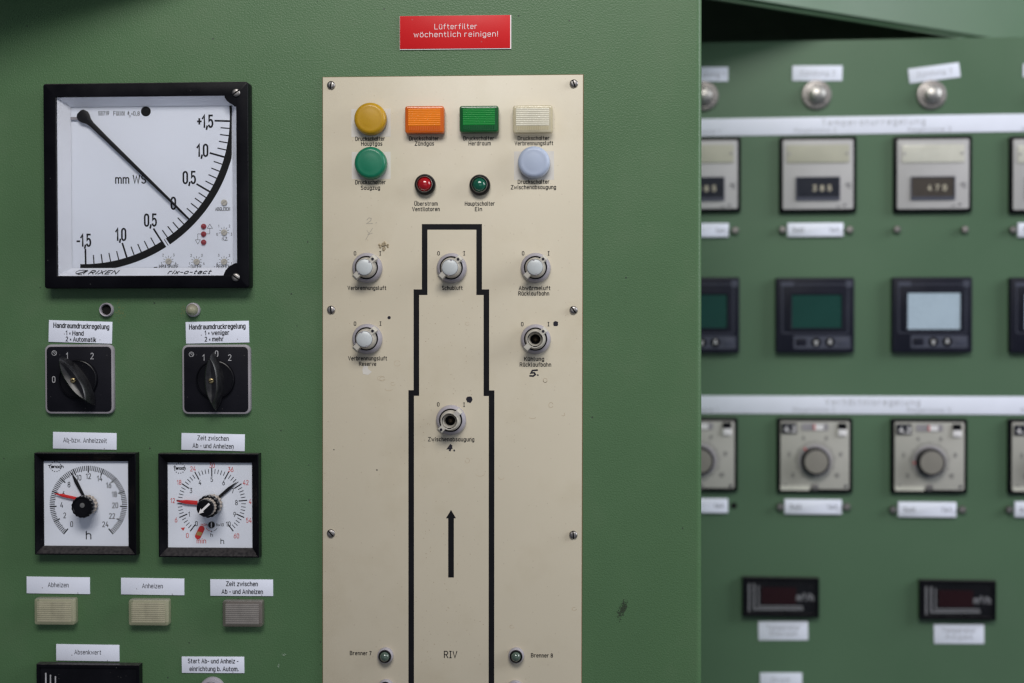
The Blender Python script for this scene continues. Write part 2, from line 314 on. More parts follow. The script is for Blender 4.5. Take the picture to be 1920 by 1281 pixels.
GREEN = (.072, .150, .066)
M = dict(
 green=mat('green_hammer_paint', GREEN, .42, var=.05, vscale=9, bump=.55, bscale=680, bdist=.0005, speck=.025, speckscale=190, speckcol=(.035, .055, .035), grime=.40, grimecol=(.115, .16, .095), gscale=9, spec=.5, rvar=.05),
 green2=mat('green_smooth_paint', (.080, .152, .086), .38, var=.05, vscale=6, bump=.25, bscale=500, bdist=.0005, grime=.15, grimecol=(.14, .17, .14), gscale=4),
 hollow=mat('dark_interior_paint', (.22, .29, .21), .8),
 cream=mat('cream_plate_paint', (.605, .545, .425), .40, var=.03, vscale=7, bump=.04, bscale=900, bdist=.0003, speck=.13, speckscale=290, speckcol=(.30, .22, .14), grime=.40, grimecol=(.47, .40, .27), gscale=13, spec=.55),
 card=mat('white_card', (.79, .825, .95), .5, var=.02, speck=.02, speckscale=260, speckcol=(.3, .28, .3), spec=.35),
 strip=mat('white_strip', (.81, .84, .97), .45, var=.02, spec=.35),
 edge=mat('brown_edge_shadow', (.20, .12, .06), .6),
 ink=mat('black_ink', (.010, .010, .013), .55, var=.02, spec=.2),
 inkpale=mat('pale_ink', (.40, .41, .46), .6, spec=.3),
 inkfade=mat('faded_ink', (.07, .07, .085), .6, spec=.3),
 marker=mat('marker_ink', (.012, .010, .018), .35),
 pencil=mat('pencil', (.36, .33, .28), .6),
 tape=mat('black_tape', (.006, .006, .008), .5, var=.1, vscale=60, spec=.2),
 redink=mat('red_ink', (.62, .07, .06), .5),
 whiteink=mat('white_ink', (.82, .80, .82), .5),
 greyink=mat('grey_engraving', (.42, .42, .44), .6, var=.2, vscale=300),
 red=mat('red_plastic_sign', (.60, .014, .017), .42, spec=.2, var=.04, vscale=15, speck=.05, speckscale=200, speckcol=(.5, .1, .1)),
 black=mat('black_plastic', (.004, .004, .006), .32, var=.2, dust=.22, dustcol=(.22, .20, .20), spec=.12, speck=.03, speckscale=320, speckcol=(.06, .06, .06)),
 blackm=mat('black_matt_plastic', (.007, .007, .011), .5, var=.2, dust=.3, spec=.18, speck=.10, speckscale=330, speckcol=(.16, .15, .15)),
 gloss=mat('black_glossy_plastic', (.004, .004, .006), .30, var=.3, spec=.28, speck=.04, speckscale=400, speckcol=(.10, .095, .09)),
 handle=mat('worn_black_handle', (.010, .010, .012), .34, var=.4, vscale=150, spec=.6, speck=.06, speckscale=420, speckcol=(.14, .13, .125), grime=.25, grimecol=(.07, .065, .065), gscale=60),
 digit=mat('grey_white_digits', (.46, .42, .33), .5),
 printgrey=mat('dim_grey_print', (.20, .20, .22), .5),
 stain=mat('tan_stain', (.20, .19, .06), .6),
 spat=mat('brown_spatter', (.42, .33, .22), .6),
 scratch=mat('pale_scratch', (.24, .33, .24), .5),
 rim=mat('grey_rim', (.30, .285, .31), .45, var=.1),
 dial=mat('dial_white', (.80, .84, .94), .5, var=.015, vscale=20, spec=.3),
 surround=mat('dial_surround', (.82, .845, .92), .45, var=.02, spec=.35),
 grey=mat('grey_plastic', (.37, .35, .39), .34, var=.06, spec=.5),
 greyd=mat('warm_grey_plastic', (.50, .475, .42), .42, var=.08, vscale=200),
 cap=mat('milky_cap', (.52, .55, .56), .3, sss=.3, var=.02),
 brass=mat('dull_brass', (.42, .34, .18), .38, metal=.9, var=.2, vscale=300),
 steel=mat('screw_steel', (.34, .32, .31), .42, metal=1.0, var=.2, vscale=300),
 chrome=mat('chrome', (.42, .41, .39), .38, metal=1.0, var=.1),
 satin=mat('satin_steel', (.27, .255, .245), .45, metal=1.0, var=.1),
 slot=mat('dark_slot', (.008, .008, .008), .7, spec=.2),
 socket=mat('bulb_socket', (.10, .075, .05), .4, metal=.5),
 yellow=mat('yellow_lens', (.47, .262, .007), .40, var=.05, coat=.15, sss=.15),
 greenl=mat('green_lens', (.004, .165, .086), .40, var=.05, coat=.2, sss=.1),
 milkblue=mat('bluish_white_lens', (.41, .47, .60), .42, var=.02, coat=.1, sss=.2),
 orange=mat('orange_lens', (.84, .22, .006), .45, var=.06, coat=.05, spec=.25, alpha=.92),
 oranged=mat('orange_lens_rim', (.62, .115, .005), .22, coat=.2, alpha=.92),
 emer=mat('emerald_lens', (.003, .225, .034), .45, var=.06, coat=.05, spec=.25, alpha=.92),
 emerd=mat('emerald_lens_rim', (.003, .085, .02), .22, coat=.2, alpha=.92),
 clear=mat('clear_lens', (.80, .77, .64), .3, var=.04, coat=.2, alpha=.66),
 cleard=mat('clear_lens_rim', (.62, .55, .36), .2, coat=.3, alpha=.55),
 creaml=mat('cream_lens', (.50, .47, .34), .35, var=.1, vscale=120, coat=.15, dust=.4, alpha=.58),
 creamd=mat('cream_lens_rim', (.40, .40, .27), .28, coat=.2, dust=.6, dustcol=(.40, .36, .33), alpha=.55),
 smoke=mat('smoky_lens', (.30, .28, .265), .35, var=.1, vscale=120, coat=.15, dust=.4, alpha=.6),
 smoked=mat('smoky_lens_rim', (.16, .14, .125), .28, coat=.2, dust=.6, alpha=.6),
 reflo=mat('orange_reflector', (.90, .30, .02), .5),
 reflg=mat('green_reflector', (.01, .34, .06), .5),
 ruby=mat('ruby_lens', (.42, .006, .012), .12, coat=.8, trans=.2),
 jade=mat('jade_lens', (.006, .11, .065), .12, coat=.8, trans=.2),
 dimlens=mat('dim_glass_lens', (.10, .15, .12), .10, coat=.9, trans=.3),
 led=mat('dull_red_led', (.30, .02, .03), .28, coat=.5),
 beige=mat('beige_knurl', (.38, .33, .29), .6, var=.35, vscale=420),
 pointerred=mat('red_pointer', (.60, .03, .03), .4),
 pointerblk=mat('black_pointer', (.007, .007, .009), .45, var=.2, spec=.3),
 face=mat('beige_grey_face', (.43, .42, .385), .45, var=.03),
 facew=mat('light_grey_face', (.46, .45, .455), .42, var=.03),
 slotcard=mat('yellowed_card', (.43, .42, .34), .5, var=.05),
 slotcardw=mat('pale_card', (.60, .59, .52), .3, var=.04, coat=.5),
 navy=mat('dark_blue_black_plastic', (.010, .011, .021), .45, var=.1, spec=.22),
 navyl=mat('blue_grey_print', (.050, .055, .085), .5),
 lcdg=mat('dark_green_lcd', (.008, .050, .042), .2, spec=.2),
 lcdw=mat('pale_lcd', (.41, .51, .61), .3, var=.03, vscale=50),
 window=mat('digit_window', (.018, .020, .030), .3, spec=.25),
 windowb=mat('brown_reflection_window', (.060, .050, .043), .3, spec=.3),  # window colour lightened to brown to paint in a reflection
 knobtop=mat('knob_grey_cap', (.24, .225, .20), .42, var=.05),
 darkred=mat('dark_red_filter', (.016, .002, .004), .3, spec=.3),
 whitebox=mat('white_reflector', (.85, .84, .78), .5),
 creambox=mat('cream_reflector', (.66, .63, .48), .5),
 smokebox=mat('grey_reflector', (.34, .31, .29), .5),
 bulb=mat('grey_bulb', (.27, .25, .23), .3),
 paper=mat('white_paper', (.66, .63, .58), .7, var=.03, vscale=60),
 glue=mat('dried_glue', (.33, .27, .18), .35, var=.35, vscale=500, bump=.3, bscale=900),
 ring=mat('glue_ring', (.54, .45, .32), .5, var=.15, vscale=300),
 smudge=mat('dark_smudge', (.035, .055, .03), .6),
 capsule=mat('yellow_flag', (.42, .29, .10), .4),
)
def glass(name):
    m = bpy.data.materials.new(name); m.use_nodes = True; t = m.node_tree; t.nodes.clear()
    o = nd(t, 'ShaderNodeOutputMaterial'); mx = nd(t, 'ShaderNodeMixShader'); tr = nd(t, 'ShaderNodeBsdfTransparent'); gl = nd(t, 'ShaderNodeBsdfGlossy')
    gl.inputs['Roughness'].default_value = .03; fr = nd(t, 'ShaderNodeFresnel'); fr.inputs[0].default_value = 1.45
    tr.inputs[0].default_value = (1, 1, 1, 1)
    t.links.new(fr.outputs[0], mx.inputs[0]); t.links.new(tr.outputs[0], mx.inputs[1]); t.links.new(gl.outputs[0], mx.inputs[2]); t.links.new(mx.outputs[0], o.inputs[0])
    return m
M['glass'] = glass('window_glass')

# ------------------------------------------------------------------ things and parts
def props(o, label, cat, group=None, kind=None):
    if label: o['label'] = label
    if cat: o['category'] = cat
    if group: o['group'] = group
    if kind: o['kind'] = kind
class Thing:
    def __init__(s, name, label, cat, pl, px, py, h0=0.0, ang=0.0, group=None):
        s.pl, s.h0, s.ang = pl, h0, ang
        s.o0 = pl.loc(px, py, h0)
        s.o = bpy.data.objects.new(name, None); COL.objects.link(s.o); s.o.empty_display_size = .01
        s.o.matrix_world = pl.M @ Matrix.Translation((s.o0[0], -h0, s.o0[1])) @ Matrix.Rotation(-ang, 4, 'Y')
        props(s.o, label, cat, group)
        a = pl.loc(px+1, py, h0); s.k = math.hypot(a[0]-s.o0[0], a[1]-s.o0[1])
    def L(s, px, py, h=0.0):
        q = s.pl.loc(px, py, s.h0+h); x, z = q[0]-s.o0[0], q[1]-s.o0[1]
        return rot([(x, z)], -s.ang)[0] if s.ang else (x, z)
    def box(s, x0, y0, x1, y1, h=0.0, r=0.0, n=5):
        a, b = s.L(x0, y1, h), s.L(x1, y0, h); return rrect(a[0], a[1], b[0], b[1], r, n)
    def part(s, name, mb, m, parent=None, label=None, kind=None):
        o = bpy.data.objects.new(name, mb.mesh(name, M[m])); COL.objects.link(o); o.parent = parent or s.o
        if label: o['label'] = label
        if kind: o['kind'] = kind
        return o
    def txt(s, mb, t, px, py, wpx, cappx, h, **k):
        x, z = s.L(px, py, h); text(mb, t, x, z, None if wpx is None else wpx*s.k, cappx*s.k, h, **k)
def zm(ox, oy, f): return lambda x, y: (ox+x/f, oy+y/f)

def screw_mb(r, h0, hh, ang, cx=0, cz=0):
    """slotted pan head: dome plus a real slot cut between two halves"""
    a = MB(); b = MB()
    sw = r*.17
    for sgn in (1, -1):
        rings = []
        for f, g in ((1, 0), (1, .35), (.9, .7), (.7, .92), (.4, 1.0)):
            rr = r*f; p = []
            t0 = math.asin(min(.99, sw/rr)); n = 14
            for i in range(n+1):
                t = t0+(math.pi-2*t0)*i/n; p.append((rr*math.cos(t), sgn*rr*math.sin(t)))
            if sgn < 0: p.reverse()
            rings.append([(cx+x, cz+z, h0+hh*g) for x, z in rot(p, ang)])
        a.loft(rings)
    b.lathe([(r*.97, h0), (r*.97, h0+hh*.3)], cx, cz, 24)
    return a, b
def screw(th, px, py, rpx, h, hh, ang, m='steel', parent=None):
    x, z = th.L(px, py, h)
    a, b = screw_mb(rpx*th.k, h, hh, ang, x, z)
    o = th.part('screw', a, m, parent); bo = bpy.data.objects.new('slot', b.mesh('slot', M['slot'])); COL.objects.link(bo)
    bo.parent = o if parent is None else parent
    return o

# ------------------------------------------------------------------ cabinets
def solid(name, pts, z0, z1, m, parent=None):
    """upright sheet-metal body from a plan outline (x, y)"""
    me = bpy.data.meshes.new(name); n = len(pts)
    v = [(x, y, z0) for x, y in pts]+[(x, y, z1) for x, y in pts]
    f = [(i, (i+1) % n, n+(i+1) % n, n+i) for i in range(n)]+[tuple(range(n, 2*n)), tuple(reversed(range(n)))]
    me.from_pydata(v, [], f)
    bm = bmesh.new(); bm.from_mesh(me); bmesh.ops.recalc_face_normals(bm, faces=bm.faces); bm.to_mesh(me); bm.free()
    for p in me.polygons: p.use_smooth = True
    me.set_sharp_from_angle(angle=R(30)); me.materials.append(M[m])
    o = bpy.data.objects.new(name, me); COL.objects.link(o); o.parent = parent; return o
xr = FRONT.loc(1316, 640)[0]
rad = .0055
edge = [(xr-rad+rad*math.sin(R(a)), rad-rad*math.cos(R(a))) for a in range(0, 91, 10)]
cab = solid('control_cabinet', [(-1.25, 0)]+edge+[(xr, .95), (-1.25, .95)], -1.0, .95, 'green')
props(cab, 'large green textured steel control cabinet standing in front, with the cream plate', 'cabinet', 'green control cabinets')
shade_hood = solid('hood', [(-.35, -.003), (-.90, -.34), (-.90, -.37), (-.32, -.006)], .330, .80, 'green', cab)  # added hood out of view, placed to shade the top left corner

pt = BACK.loc(1600, 75)[1]                         # top edge of the recessed panel
cs, sn = math.cos(BACK.yaw), math.sin(BACK.yaw)
def bk(x, d): q = BACK.M @ Vector((x, d, 0)); return (q.x, q.y)
xl = -.19
cab2 = solid('control_cabinet', [bk(xl, .006), bk(xl+.004, 0), bk(1.2, 0), bk(1.2, .40), bk(xl, .40)], -1.0, pt, 'green2')
props(cab2, 'green control cabinet set back on the right, rows of small instruments on it', 'cabinet', 'green control cabinets')
HZ = pt+.022
def atz(px, py, z): d_ = ray(px, py); return CP+d_*((z-CP.z)/d_.z)
A_ = atz(1815, 71, HZ); B_ = atz(1375, 1, HZ)
dv = Vector((B_.x-A_.x, B_.y-A_.y)).normalized(); nv = Vector((dv.y, -dv.x))
if nv.y > 0: nv = -nv
def hp(s_, o_): return (A_.x+dv.x*s_-nv.x*o_, A_.y+dv.y*s_-nv.y*o_)
Lh = (xr+.004-A_.x)/dv.x
hood = solid('hood', [hp(Lh, 0), hp(-.60, 0), hp(-.60, .016), hp(Lh, .016)], HZ, pt+.62, 'green2', cab2)
bm = bmesh.new(); bm.from_mesh(hood.data)
es = [e for e in bm.edges if all(abs(v.co.z-HZ) < 1e-5 for v in e.verts)]
bmesh.ops.bevel(bm, geom=es, offset=.005, segments=3, affect='EDGES'); bm.to_mesh(hood.data); bm.free()
hi = solid('hood_interior', [(xr+.002, .46), (xr+.002, .92), (1.3, .92), (1.3, .88), (xr+.03, .88), (xr+.03, .46)], pt+.004, pt+.6, 'hollow', cab2)
hl = solid('hood_cover', [(xr+.002, -.10), (xr+.002, .94), (1.3, .94), (1.3, .70), (.85, .70)], pt+.605, pt+.64, 'hollow', cab2)

# dark scuff and pale scratches on the front door
def scuff():
    mb = MB(); th = Thing('paint_scuff', 'dark smudged scuff on the green door right of the cream plate', 'scuff', FRONT, 1167, 1140)
    for i in range(240):
        t = random.gauss(0, 1); u = random.gauss(0, 1)
        px, py = 1167+2.6*u+t*3.6, 1143+u*2-t*8.0
        x, z = th.L(px, py); r = random.uniform(.00015, .00055)
        mb.poly([(x+r*math.cos(a)*random.uniform(.5, 1.3), z+r*math.sin(a)*random.uniform(.6, 1.8)) for a in (0, 1.1, 2.2, 3.3, 4.4, 5.5)], .00012+i*2e-6)
    th.part('smudge', mb, 'smudge')
scuff()

# ------------------------------------------------------------------ cream mimic plate
PT = .0025
pl = Thing('mimic_plate', 'tall cream metal plate with black stepped chimney outline and arrow', 'plate', FRONT, 848, 640)
o = [pl.L(606.3, 1560), pl.L(1089.2, 1560), pl.L(1093, 141), pl.L(606.2, 146)]
mb = MB(); mb.prism(o, .0002, PT, .0003); pl.part('plate_sheet', mb, 'cream')
mb = MB(); mb.prism([(x+dx, z+dz) for (x, z), dx, dz in zip(o, (-.0005, .0006, .0006, -.0005), (0, 0, .0005, .0005))], .0001, PT-.0009); pl.part('edge_shadow', mb, 'edge')  # brown rim stands in for the shadow and colour fringe along the plate edge
for (x, y), a in zip(((621, 160), (1076, 157), (621, 581), (1075.5, 581.5), (620.7, 1000), (1075, 1003)), (80, 110, 95, 125, 130, 95)):
    screw(pl, x, y, 7.8, PT, .0026, R(a))
HT = PT+.00012
mb = MB()
def pr(x0, y0, x1, y1): mb.poly(pl.box(x0, y0, x1, y1, HT), HT)
def line_path(pts):
    q = [pl.L(x, y, HT) for x, y in pts]; mb.ribbon(q, 10.4*pl.k, HT)
line_path([(771, 1560), (771, 737), (780.7, 737), (780.7, 548), (796.2, 548), (796.2, 425.5), (898.4, 425.5), (898.4, 548), (912, 548), (912, 737.4), (921.8, 737.4), (921.2, 1560)])
pl.part('chimney_outline', mb, 'tape')
mb = MB(); mb.poly([pl.L(*p, HT) for p in ((840.4, 1083), (851, 1083), (851, 972), (855, 972), (845.7, 956.3), (836.2, 972), (840.4, 972))], HT); pl.part('arrow', mb, 'tape')
LE = MB()
za = zm(600, 130, 3.765); zb = zm(600, 400, 3.765); zc = zm(600, 700, 3.765); zd = zm(600, 980, 3.765)
for z_, rows in ((za, (('Druckschalter', 354, 490, 206), ('Hauptgas', 365, 525, 146), ('Druckschalter', 734, 488, 204), ('Z\u00fcndgas', 737, 524, 132), ('Druckschalter', 1121, 487, 212),
        ('Herdraum', 1127, 523, 152), ('Druckschalter', 1508, 486, 218), ('Verbrennungsluft', 1510, 522, 266), ('Druckschalter', 356, 797, 212), ('Saugzug', 356, 836, 132), ('\u00dcberstrom', 748, 948, 160),
        ('Ventilatoren', 748, 987, 190), ('Hauptschalter', 1128, 948, 206), ('Ein', 1119, 987, 46), ('Druckschalter', 1508, 794, 218), ('Zwischenabsaugung', 1507, 832, 312))),
        (zb, (('Verbrennungsluft', 331, 527, 270), ('Schubluft', 934, 527, 142), ('Abw\u00e4rmeluft', 1515, 528, 218), ('R\u00fccklaufbahn', 1509, 566, 212), ('Verbrennungsluft', 336, 1024, 272), ('Reserve', 336, 1063, 118),
              ('K\u00fchlung', 1512, 1028, 136), ('R\u00fccklaufbahn', 1521, 1068, 216), ('0', 247, 283, 13), ('\u2160', 425, 283, 9), ('0', 837, 283, 13), ('\u2160', 1018, 283, 9), ('0', 1434, 283, 13), ('\u2160', 1614, 283, 9),
              ('0', 247, 779, 13), ('\u2160', 427, 779, 9), ('0', 1428, 783, 13), ('\u2160', 1613, 783, 9))),
        (zc, (('Zwischenabsaugung', 926, 466, 322), ('0', 835, 220, 13), ('\u2160', 1017, 222, 8))),
        (zd, (('Brenner 7', 287, 922, 150), ('Brenner 8', 1567, 938, 150)))):
    for t, x, y, wd in rows:
        px, py = z_(x, y); LE = MB(); pl.txt(LE, t.replace('a', '\u0251'), px, py, wd/3.765, 6.9, HT+.00006, st=.17, gap=.3); pl.part('lettering', LE, 'ink')
px, py = zd(922, 932); LE = MB(); pl.txt(LE, 'R\u2160V', px, py, 23.5, 12.2, HT, st=.13)
pl.part('lettering', LE, 'ink')
# handwriting
mb = MB()
def hand(z_, strokes, wd):
    for s_ in strokes: mb.ribbon([pl.L(*z_(x, y), HT) for x, y in s_], wd*pl.k, HT)
hand(zb, [[(1538, 1107), (1500, 1110), (1490, 1128), (1512, 1126), (1520, 1138), (1505, 1150), (1478, 1147)], [(1536, 1147), (1539, 1138)]], 3.0)
pl.part('marker_numeral', mb, 'marker'); mb = MB()
hand(zc, [[(925, 503), (903, 532), (935, 528)], [(930, 508), (915, 550)], [(943, 548), (952, 543)]], 3.5)
pl.part('marker_numeral', mb, 'marker')
mb = MB()
hand(zb, [[(330, 48), (345, 32), (362, 36), (358, 52), (328, 74), (372, 72)], [(392, 70), (400, 66)]], 1.0)
pl.part('pencil_numeral', mb, 'pencil'); mb = MB()
hand(zb, [[(322, 190), (345, 145), (372, 105)], [(330, 120), (352, 150)], [(335, 150), (372, 140)]], .7)
pl.part('pencil_numeral', mb, 'pencil')
# wear: paper remnants, marker dots, glue
mb = MB()
for x0, y0, x1, y1, z_ in ((222, 278, 498, 478, za), (224, 582, 498, 775, za), (1370, 578, 1652, 782, za)):
    a = z_(x0, y0); b = z_(x1, y1); q = pl.box(a[0], a[1], b[0], b[1], HT); mb = MB(); mb.prism(q, PT, HT-.00004); pl.part('paper_remnant', mb, 'paper')
px, py = zb(325, 1108); mb = MB()
mb.poly([pl.L(px+dx, py+dy, HT) for dx, dy in ((-6, 7), (4, 9), (11, 3), (4, -2), (3, -8), (-4, -9), (-7, -2))], HT-.00003)
pl.part('paper_remnant', mb, 'paper')
def blob(px, py, r, h=HT, n=14, j=.18):
    mb = MB(); x, z = pl.L(px, py, h); mb.n += 1; mb.poly([(x+r*pl.k*random.uniform(1-j, 1+j)*math.cos(2*math.pi*i/n), z+r*pl.k*random.uniform(1-j, 1+j)*math.sin(2*math.pi*i/n)) for i in range(n)], h); pl.part('marker_dot', mb, 'marker')
blob(*zb(488, 737), 3); blob(*zb(1664, 780), 4.8); blob(*zc(1055, 187), 6.0); blob(*zc(98, 540), 1.1); blob(*zc(402, 683), 1.4)
def arcmark(px, py, rx, ry, a0, a1, wd):
    mb = MB(); mb.ribbon([pl.L(px+rx*math.cos(R(a0+(a1-a0)*i/14)), py+ry*math.sin(R(a0+(a1-a0)*i/14)), HT) for i in range(15)], wd*pl.k, HT-.00005); pl.part('glue_ring', mb, 'ring')
for x, y, rx, ry, a0, a1 in ((440, 40, 5, 4, 0, 330), (515, 75, 4, 3, 0, 300), (485, 112, 7, 3, 10, 200), (1590, 50, 3.5, 4, -30, 200), (1040, 617, 4, 4.5, -120, 190), (1130, 712, 8, 4, -20, 170), (1280, 735, 5, 4, 0, 190), (1717, 290, 3, 3, -60, 150), (1630, 225, 4, 5, 20, 340), (1500, 312, 6, 2, 0, 180)):
    arcmark(*zc(x, y), rx, ry, a0, a1, .9)
for x, y, rx, ry in ((545, 1060, 6, 5), (430, 1165, 7, 4), (1590, 1180, 4, 4), (1040, 780, 4, 3)): arcmark(*zb(x, y), rx, ry, 20, 330, .7)
for x, y in ((1355, 735), (1795, 610)): arcmark(*zd(x, y), 4, 3, 0, 300, .9)
mb = MB(); px, py = zb(450, 228); X0, Z0 = pl.L(px, py, PT)
for i in range(26):
    a = random.uniform(0, 6.28); rr = .0042*math.sqrt(random.random()); r = random.uniform(.0006, .0013)
    mb.lathe([(r, PT), (r*.9, PT+r*.5), (r*.5, PT+r*.9)], X0+rr*math.cos(a), Z0+rr*math.sin(a), 8)
pl.part('glue_blob', mb, 'glue')

mb = MB()
for i in range(260):
    u = random.random()
    px = random.choice((random.uniform(790, 905), 788+abs(random.gauss(0, 14)), random.uniform(780, 912)))
    py = 560+700*random.random()**1.0
    if py < 745: px = 790+(px-780)*.9
    r = random.choice((.35, .45, .6, .9))
    x, z = pl.L(px, py, HT); mb.n += 1
    mb.poly([(x+r*pl.k*random.uniform(.6, 1.3)*math.cos(a), z+r*pl.k*random.uniform(.6, 1.3)*math.sin(a)) for a in (0, 1.05, 2.1, 3.14, 4.2, 5.2)], HT-.00008+mb.n*1e-7)
pl.part('dirt_spatter', mb, 'spat', kind='stuff')
def flecks(name, label, cat, cx, cy, sx, sy, m, n, r0, r1, tilt=0):
    th = Thing(name, label, cat, FRONT, cx, cy); mb = MB()
    for i in range(n):
        x, z = th.L(cx+random.gauss(0, sx), cy+random.gauss(0, sy)); r = random.uniform(r0, r1)
        mb.poly([(x+r*random.uniform(.5, 1.3)*math.cos(a), z+r*random.uniform(.5, 1.3)*math.sin(a)) for a in (0, 1.05, 2.1, 3.14, 4.2, 5.2)], .0001+i*1e-6)
    th.part('flecks', mb, m, kind='stuff')
flecks('paint_stain', 'faint tan stain on the green paint right of the open grommet', 'stain', 224, 586, 4.5, 9, 'stain', 70, .00015, .0004)
flecks('paint_stain', 'faint tan stain on the green paint left of the small dome lamp', 'stain', 344, 582, 2.5, 6, 'stain', 30, .00015, .0004)
flecks('paint_scratch', 'pale chip in the green paint right of the Start label', 'scratch', 532, 1228, 1.6, 1.4, 'scratch', 9, .0003, .0006)
flecks('paint_scratch', 'pale chip in the green paint below another chip, right of the Start label', 'scratch', 523, 1248, 1.6, 1.6, 'scratch', 8, .0003, .0006)
# ------------------------------------------------------------------ indicator lamps on the plate
def dome_lamp(label, px, py, m, rpx=30):
    th = Thing('indicator_lamp', label, 'indicator lamp', FRONT, px, py, PT, group='indicator lamps on the cream plate')
    r = rpx*th.k
    mb = MB(); mb.lathe([(r*.93, 0), (r*.93, .004)], n=48); th.part('base', mb, 'black')
    mb = MB(); mb.lathe([(r*.97, .0012), (r, .0022), (r, .0070), (r*.985, .0088), (r*.94, .0104), (r*.86, .0115), (r*.76, .0121), (r*.72, .01205), (r*.5, .0126), (r*.25, .0129), (r*.05, .0130)], n=56); th.part('lens', mb, m)
dome_lamp('round yellow indicator lamp above the word Hauptgas', 696.5, 225, 'yellow')
dome_lamp('round flat green indicator lamp above the word Saugzug', 697, 307.4, 'greenl')
dome_lamp('round bluish white indicator lamp on the plate', 1001.6, 306, 'milkblue')

def rect_lamp(label, x0, y0, x1, y1, mf, ms, back, base=PT, hh=.0105, group='indicator lamps on the cream plate', low=True, name='indicator_lamp'):
    th = Thing(name, label, 'indicator lamp', FRONT, (x0+x1)/2, (y0+y1)/2, base, group=group)
    wd, ht = (x1-x0)*th.k*.985, (y1-y0)*th.k*.985
    mb = MB(); mb.prism(crect(wd, ht, .0024), .0004, hh, .0018); th.part('lens_rim', mb, ms)
    mb = MB(); mb.prism(crect(wd-.004, ht-.004, .001), .0003, .0012); th.part('reflector', mb, back)
    mb = MB(); mb.prism(crect(wd*.30, ht*.62, .0015, wd*.03, ht*.02), .0012, .0068, .001); th.part('bulb', mb, 'bulb')
    mb = MB(); iw, ih = wd-.0066, ht-.0056
    n = 9 if low else 10; zb0 = -ih/2; zt = ih/2
    zl = zb0+(ih*.2 if low else 0)
    # horizontal prism ribs
    for i in range(n):
        a = zl+(zt-zl)*i/n; b = zl+(zt-zl)*(i+1)/n; g = (b-a)
        mb.loft([[(-iw/2, a, hh+.00005), (iw/2, a, hh+.00005)], [(-iw/2, a+g*.30, hh+.00035), (iw/2, a+g*.30, hh+.00035)], [(-iw/2, a+g*.7, hh+.00035), (iw/2, a+g*.7, hh+.00035)], [(-iw/2, b, hh+.00005), (iw/2, b, hh+.00005)]], cap1=False, closed=False)
    th.part('ribbed_face', mb, mf)
    if low:
        mb = MB(); nn = 18
        for i in range(nn):
            a = -iw/2+iw*i/nn; b = -iw/2+iw*(i+1)/nn; g = b-a
            mb.loft([[(a, zb0, hh+.00005), (a, zl-.0002, hh+.00005)], [(a+g*.5, zb0, hh+.0003), (a+g*.5, zl-.0002, hh+.0003)], [(b, zb0, hh+.00005), (b, zl-.0002, hh+.00005)]], cap1=False, closed=False)
        th.part('fluted_band', mb, ms)
    return th
rect_lamp('rectangular orange indicator lamp above the word Zündgas', 761, 201.3, 835, 252.5, 'orange', 'oranged', 'reflo')
rect_lamp('rectangular bright green indicator lamp above the word Herdraum', 862.5, 200.8, 936.5, 251, 'emer', 'emerd', 'reflg')
rect_lamp('rectangular clear yellowish indicator lamp right of the rectangular green one', 961.8, 200, 1037.3, 252.5, 'clear', 'cleard', 'whitebox')

def bezel_lamp(label, px, py, m):
    th = Thing('pilot_light', label, 'pilot light', FRONT, px, py, PT, group='black ringed pilot lights on the cream plate')
    k = th.k
    mb = MB(); mb.lathe([(19.5*k, 0), (19.5*k, .004), (18.6*k, .0062), (16.6*k, .0075), (15.4*k, .0074), (15.2*k, .004)], cap=False); th.part('bezel', mb, 'black')
    mb = MB(); mb.lathe([(15.3*k, .005), (15.1*k, .0078), (14.2*k, .0084), (13.4*k, .0078), (13.2*k, .004)], cap=False); th.part('chrome_ring', mb, 'chrome')
    mb = MB(); mb.lathe([(13.2*k, .003), (13*k, .0062), (11.5*k, .0082), (8*k, .0098), (4*k, .0106), (.6*k, .0108)]); th.part('lens', mb, m)
bezel_lamp('small red pilot light in a black ring above Überstrom Ventilatoren', 797.5, 346.7, 'ruby')
bezel_lamp('small dark green pilot light in a black ring above Hauptschalter Ein', 900, 347.5, 'jade')

def small_lamp(label, px, py):
    th = Thing('burner_lamp', label, 'pilot light', FRONT, px, py, PT, group='burner lamps on the cream plate')
    k = th.k
    mb = MB(); mb.lathe([(14.8*k, 0), (14.8*k, .002), (14.2*k, .0045), (12.6*k, .0058), (11.8*k, .0056)], cap=False); th.part('collar', mb, 'grey')
    mb = MB(); mb.lathe([(12*k, .003), (11.9*k, .0068), (11*k, .0075), (9.4*k, .0072), (9.2*k, .004)], cap=False); th.part('bezel', mb, 'gloss')
    mb = MB(); mb.lathe([(9.3*k, .003), (9.2*k, .007), (8*k, .0088), (5*k, .0102), (2*k, .0107), (.4*k, .0108)]); th.part('lens', mb, 'dimlens')
small_lamp('small grey rimmed lamp right of the words Brenner 7', 723, 1228.5)
small_lamp('small grey rimmed lamp left of the words Brenner 8', 968, 1228.5)
small_lamp('grey rimmed lamp cut by the bottom frame edge below the Brenner 7 lamp', 724, 1288)
small_lamp('grey rimmed lamp cut by the bottom frame edge below the Brenner 8 lamp', 966.5, 1290)

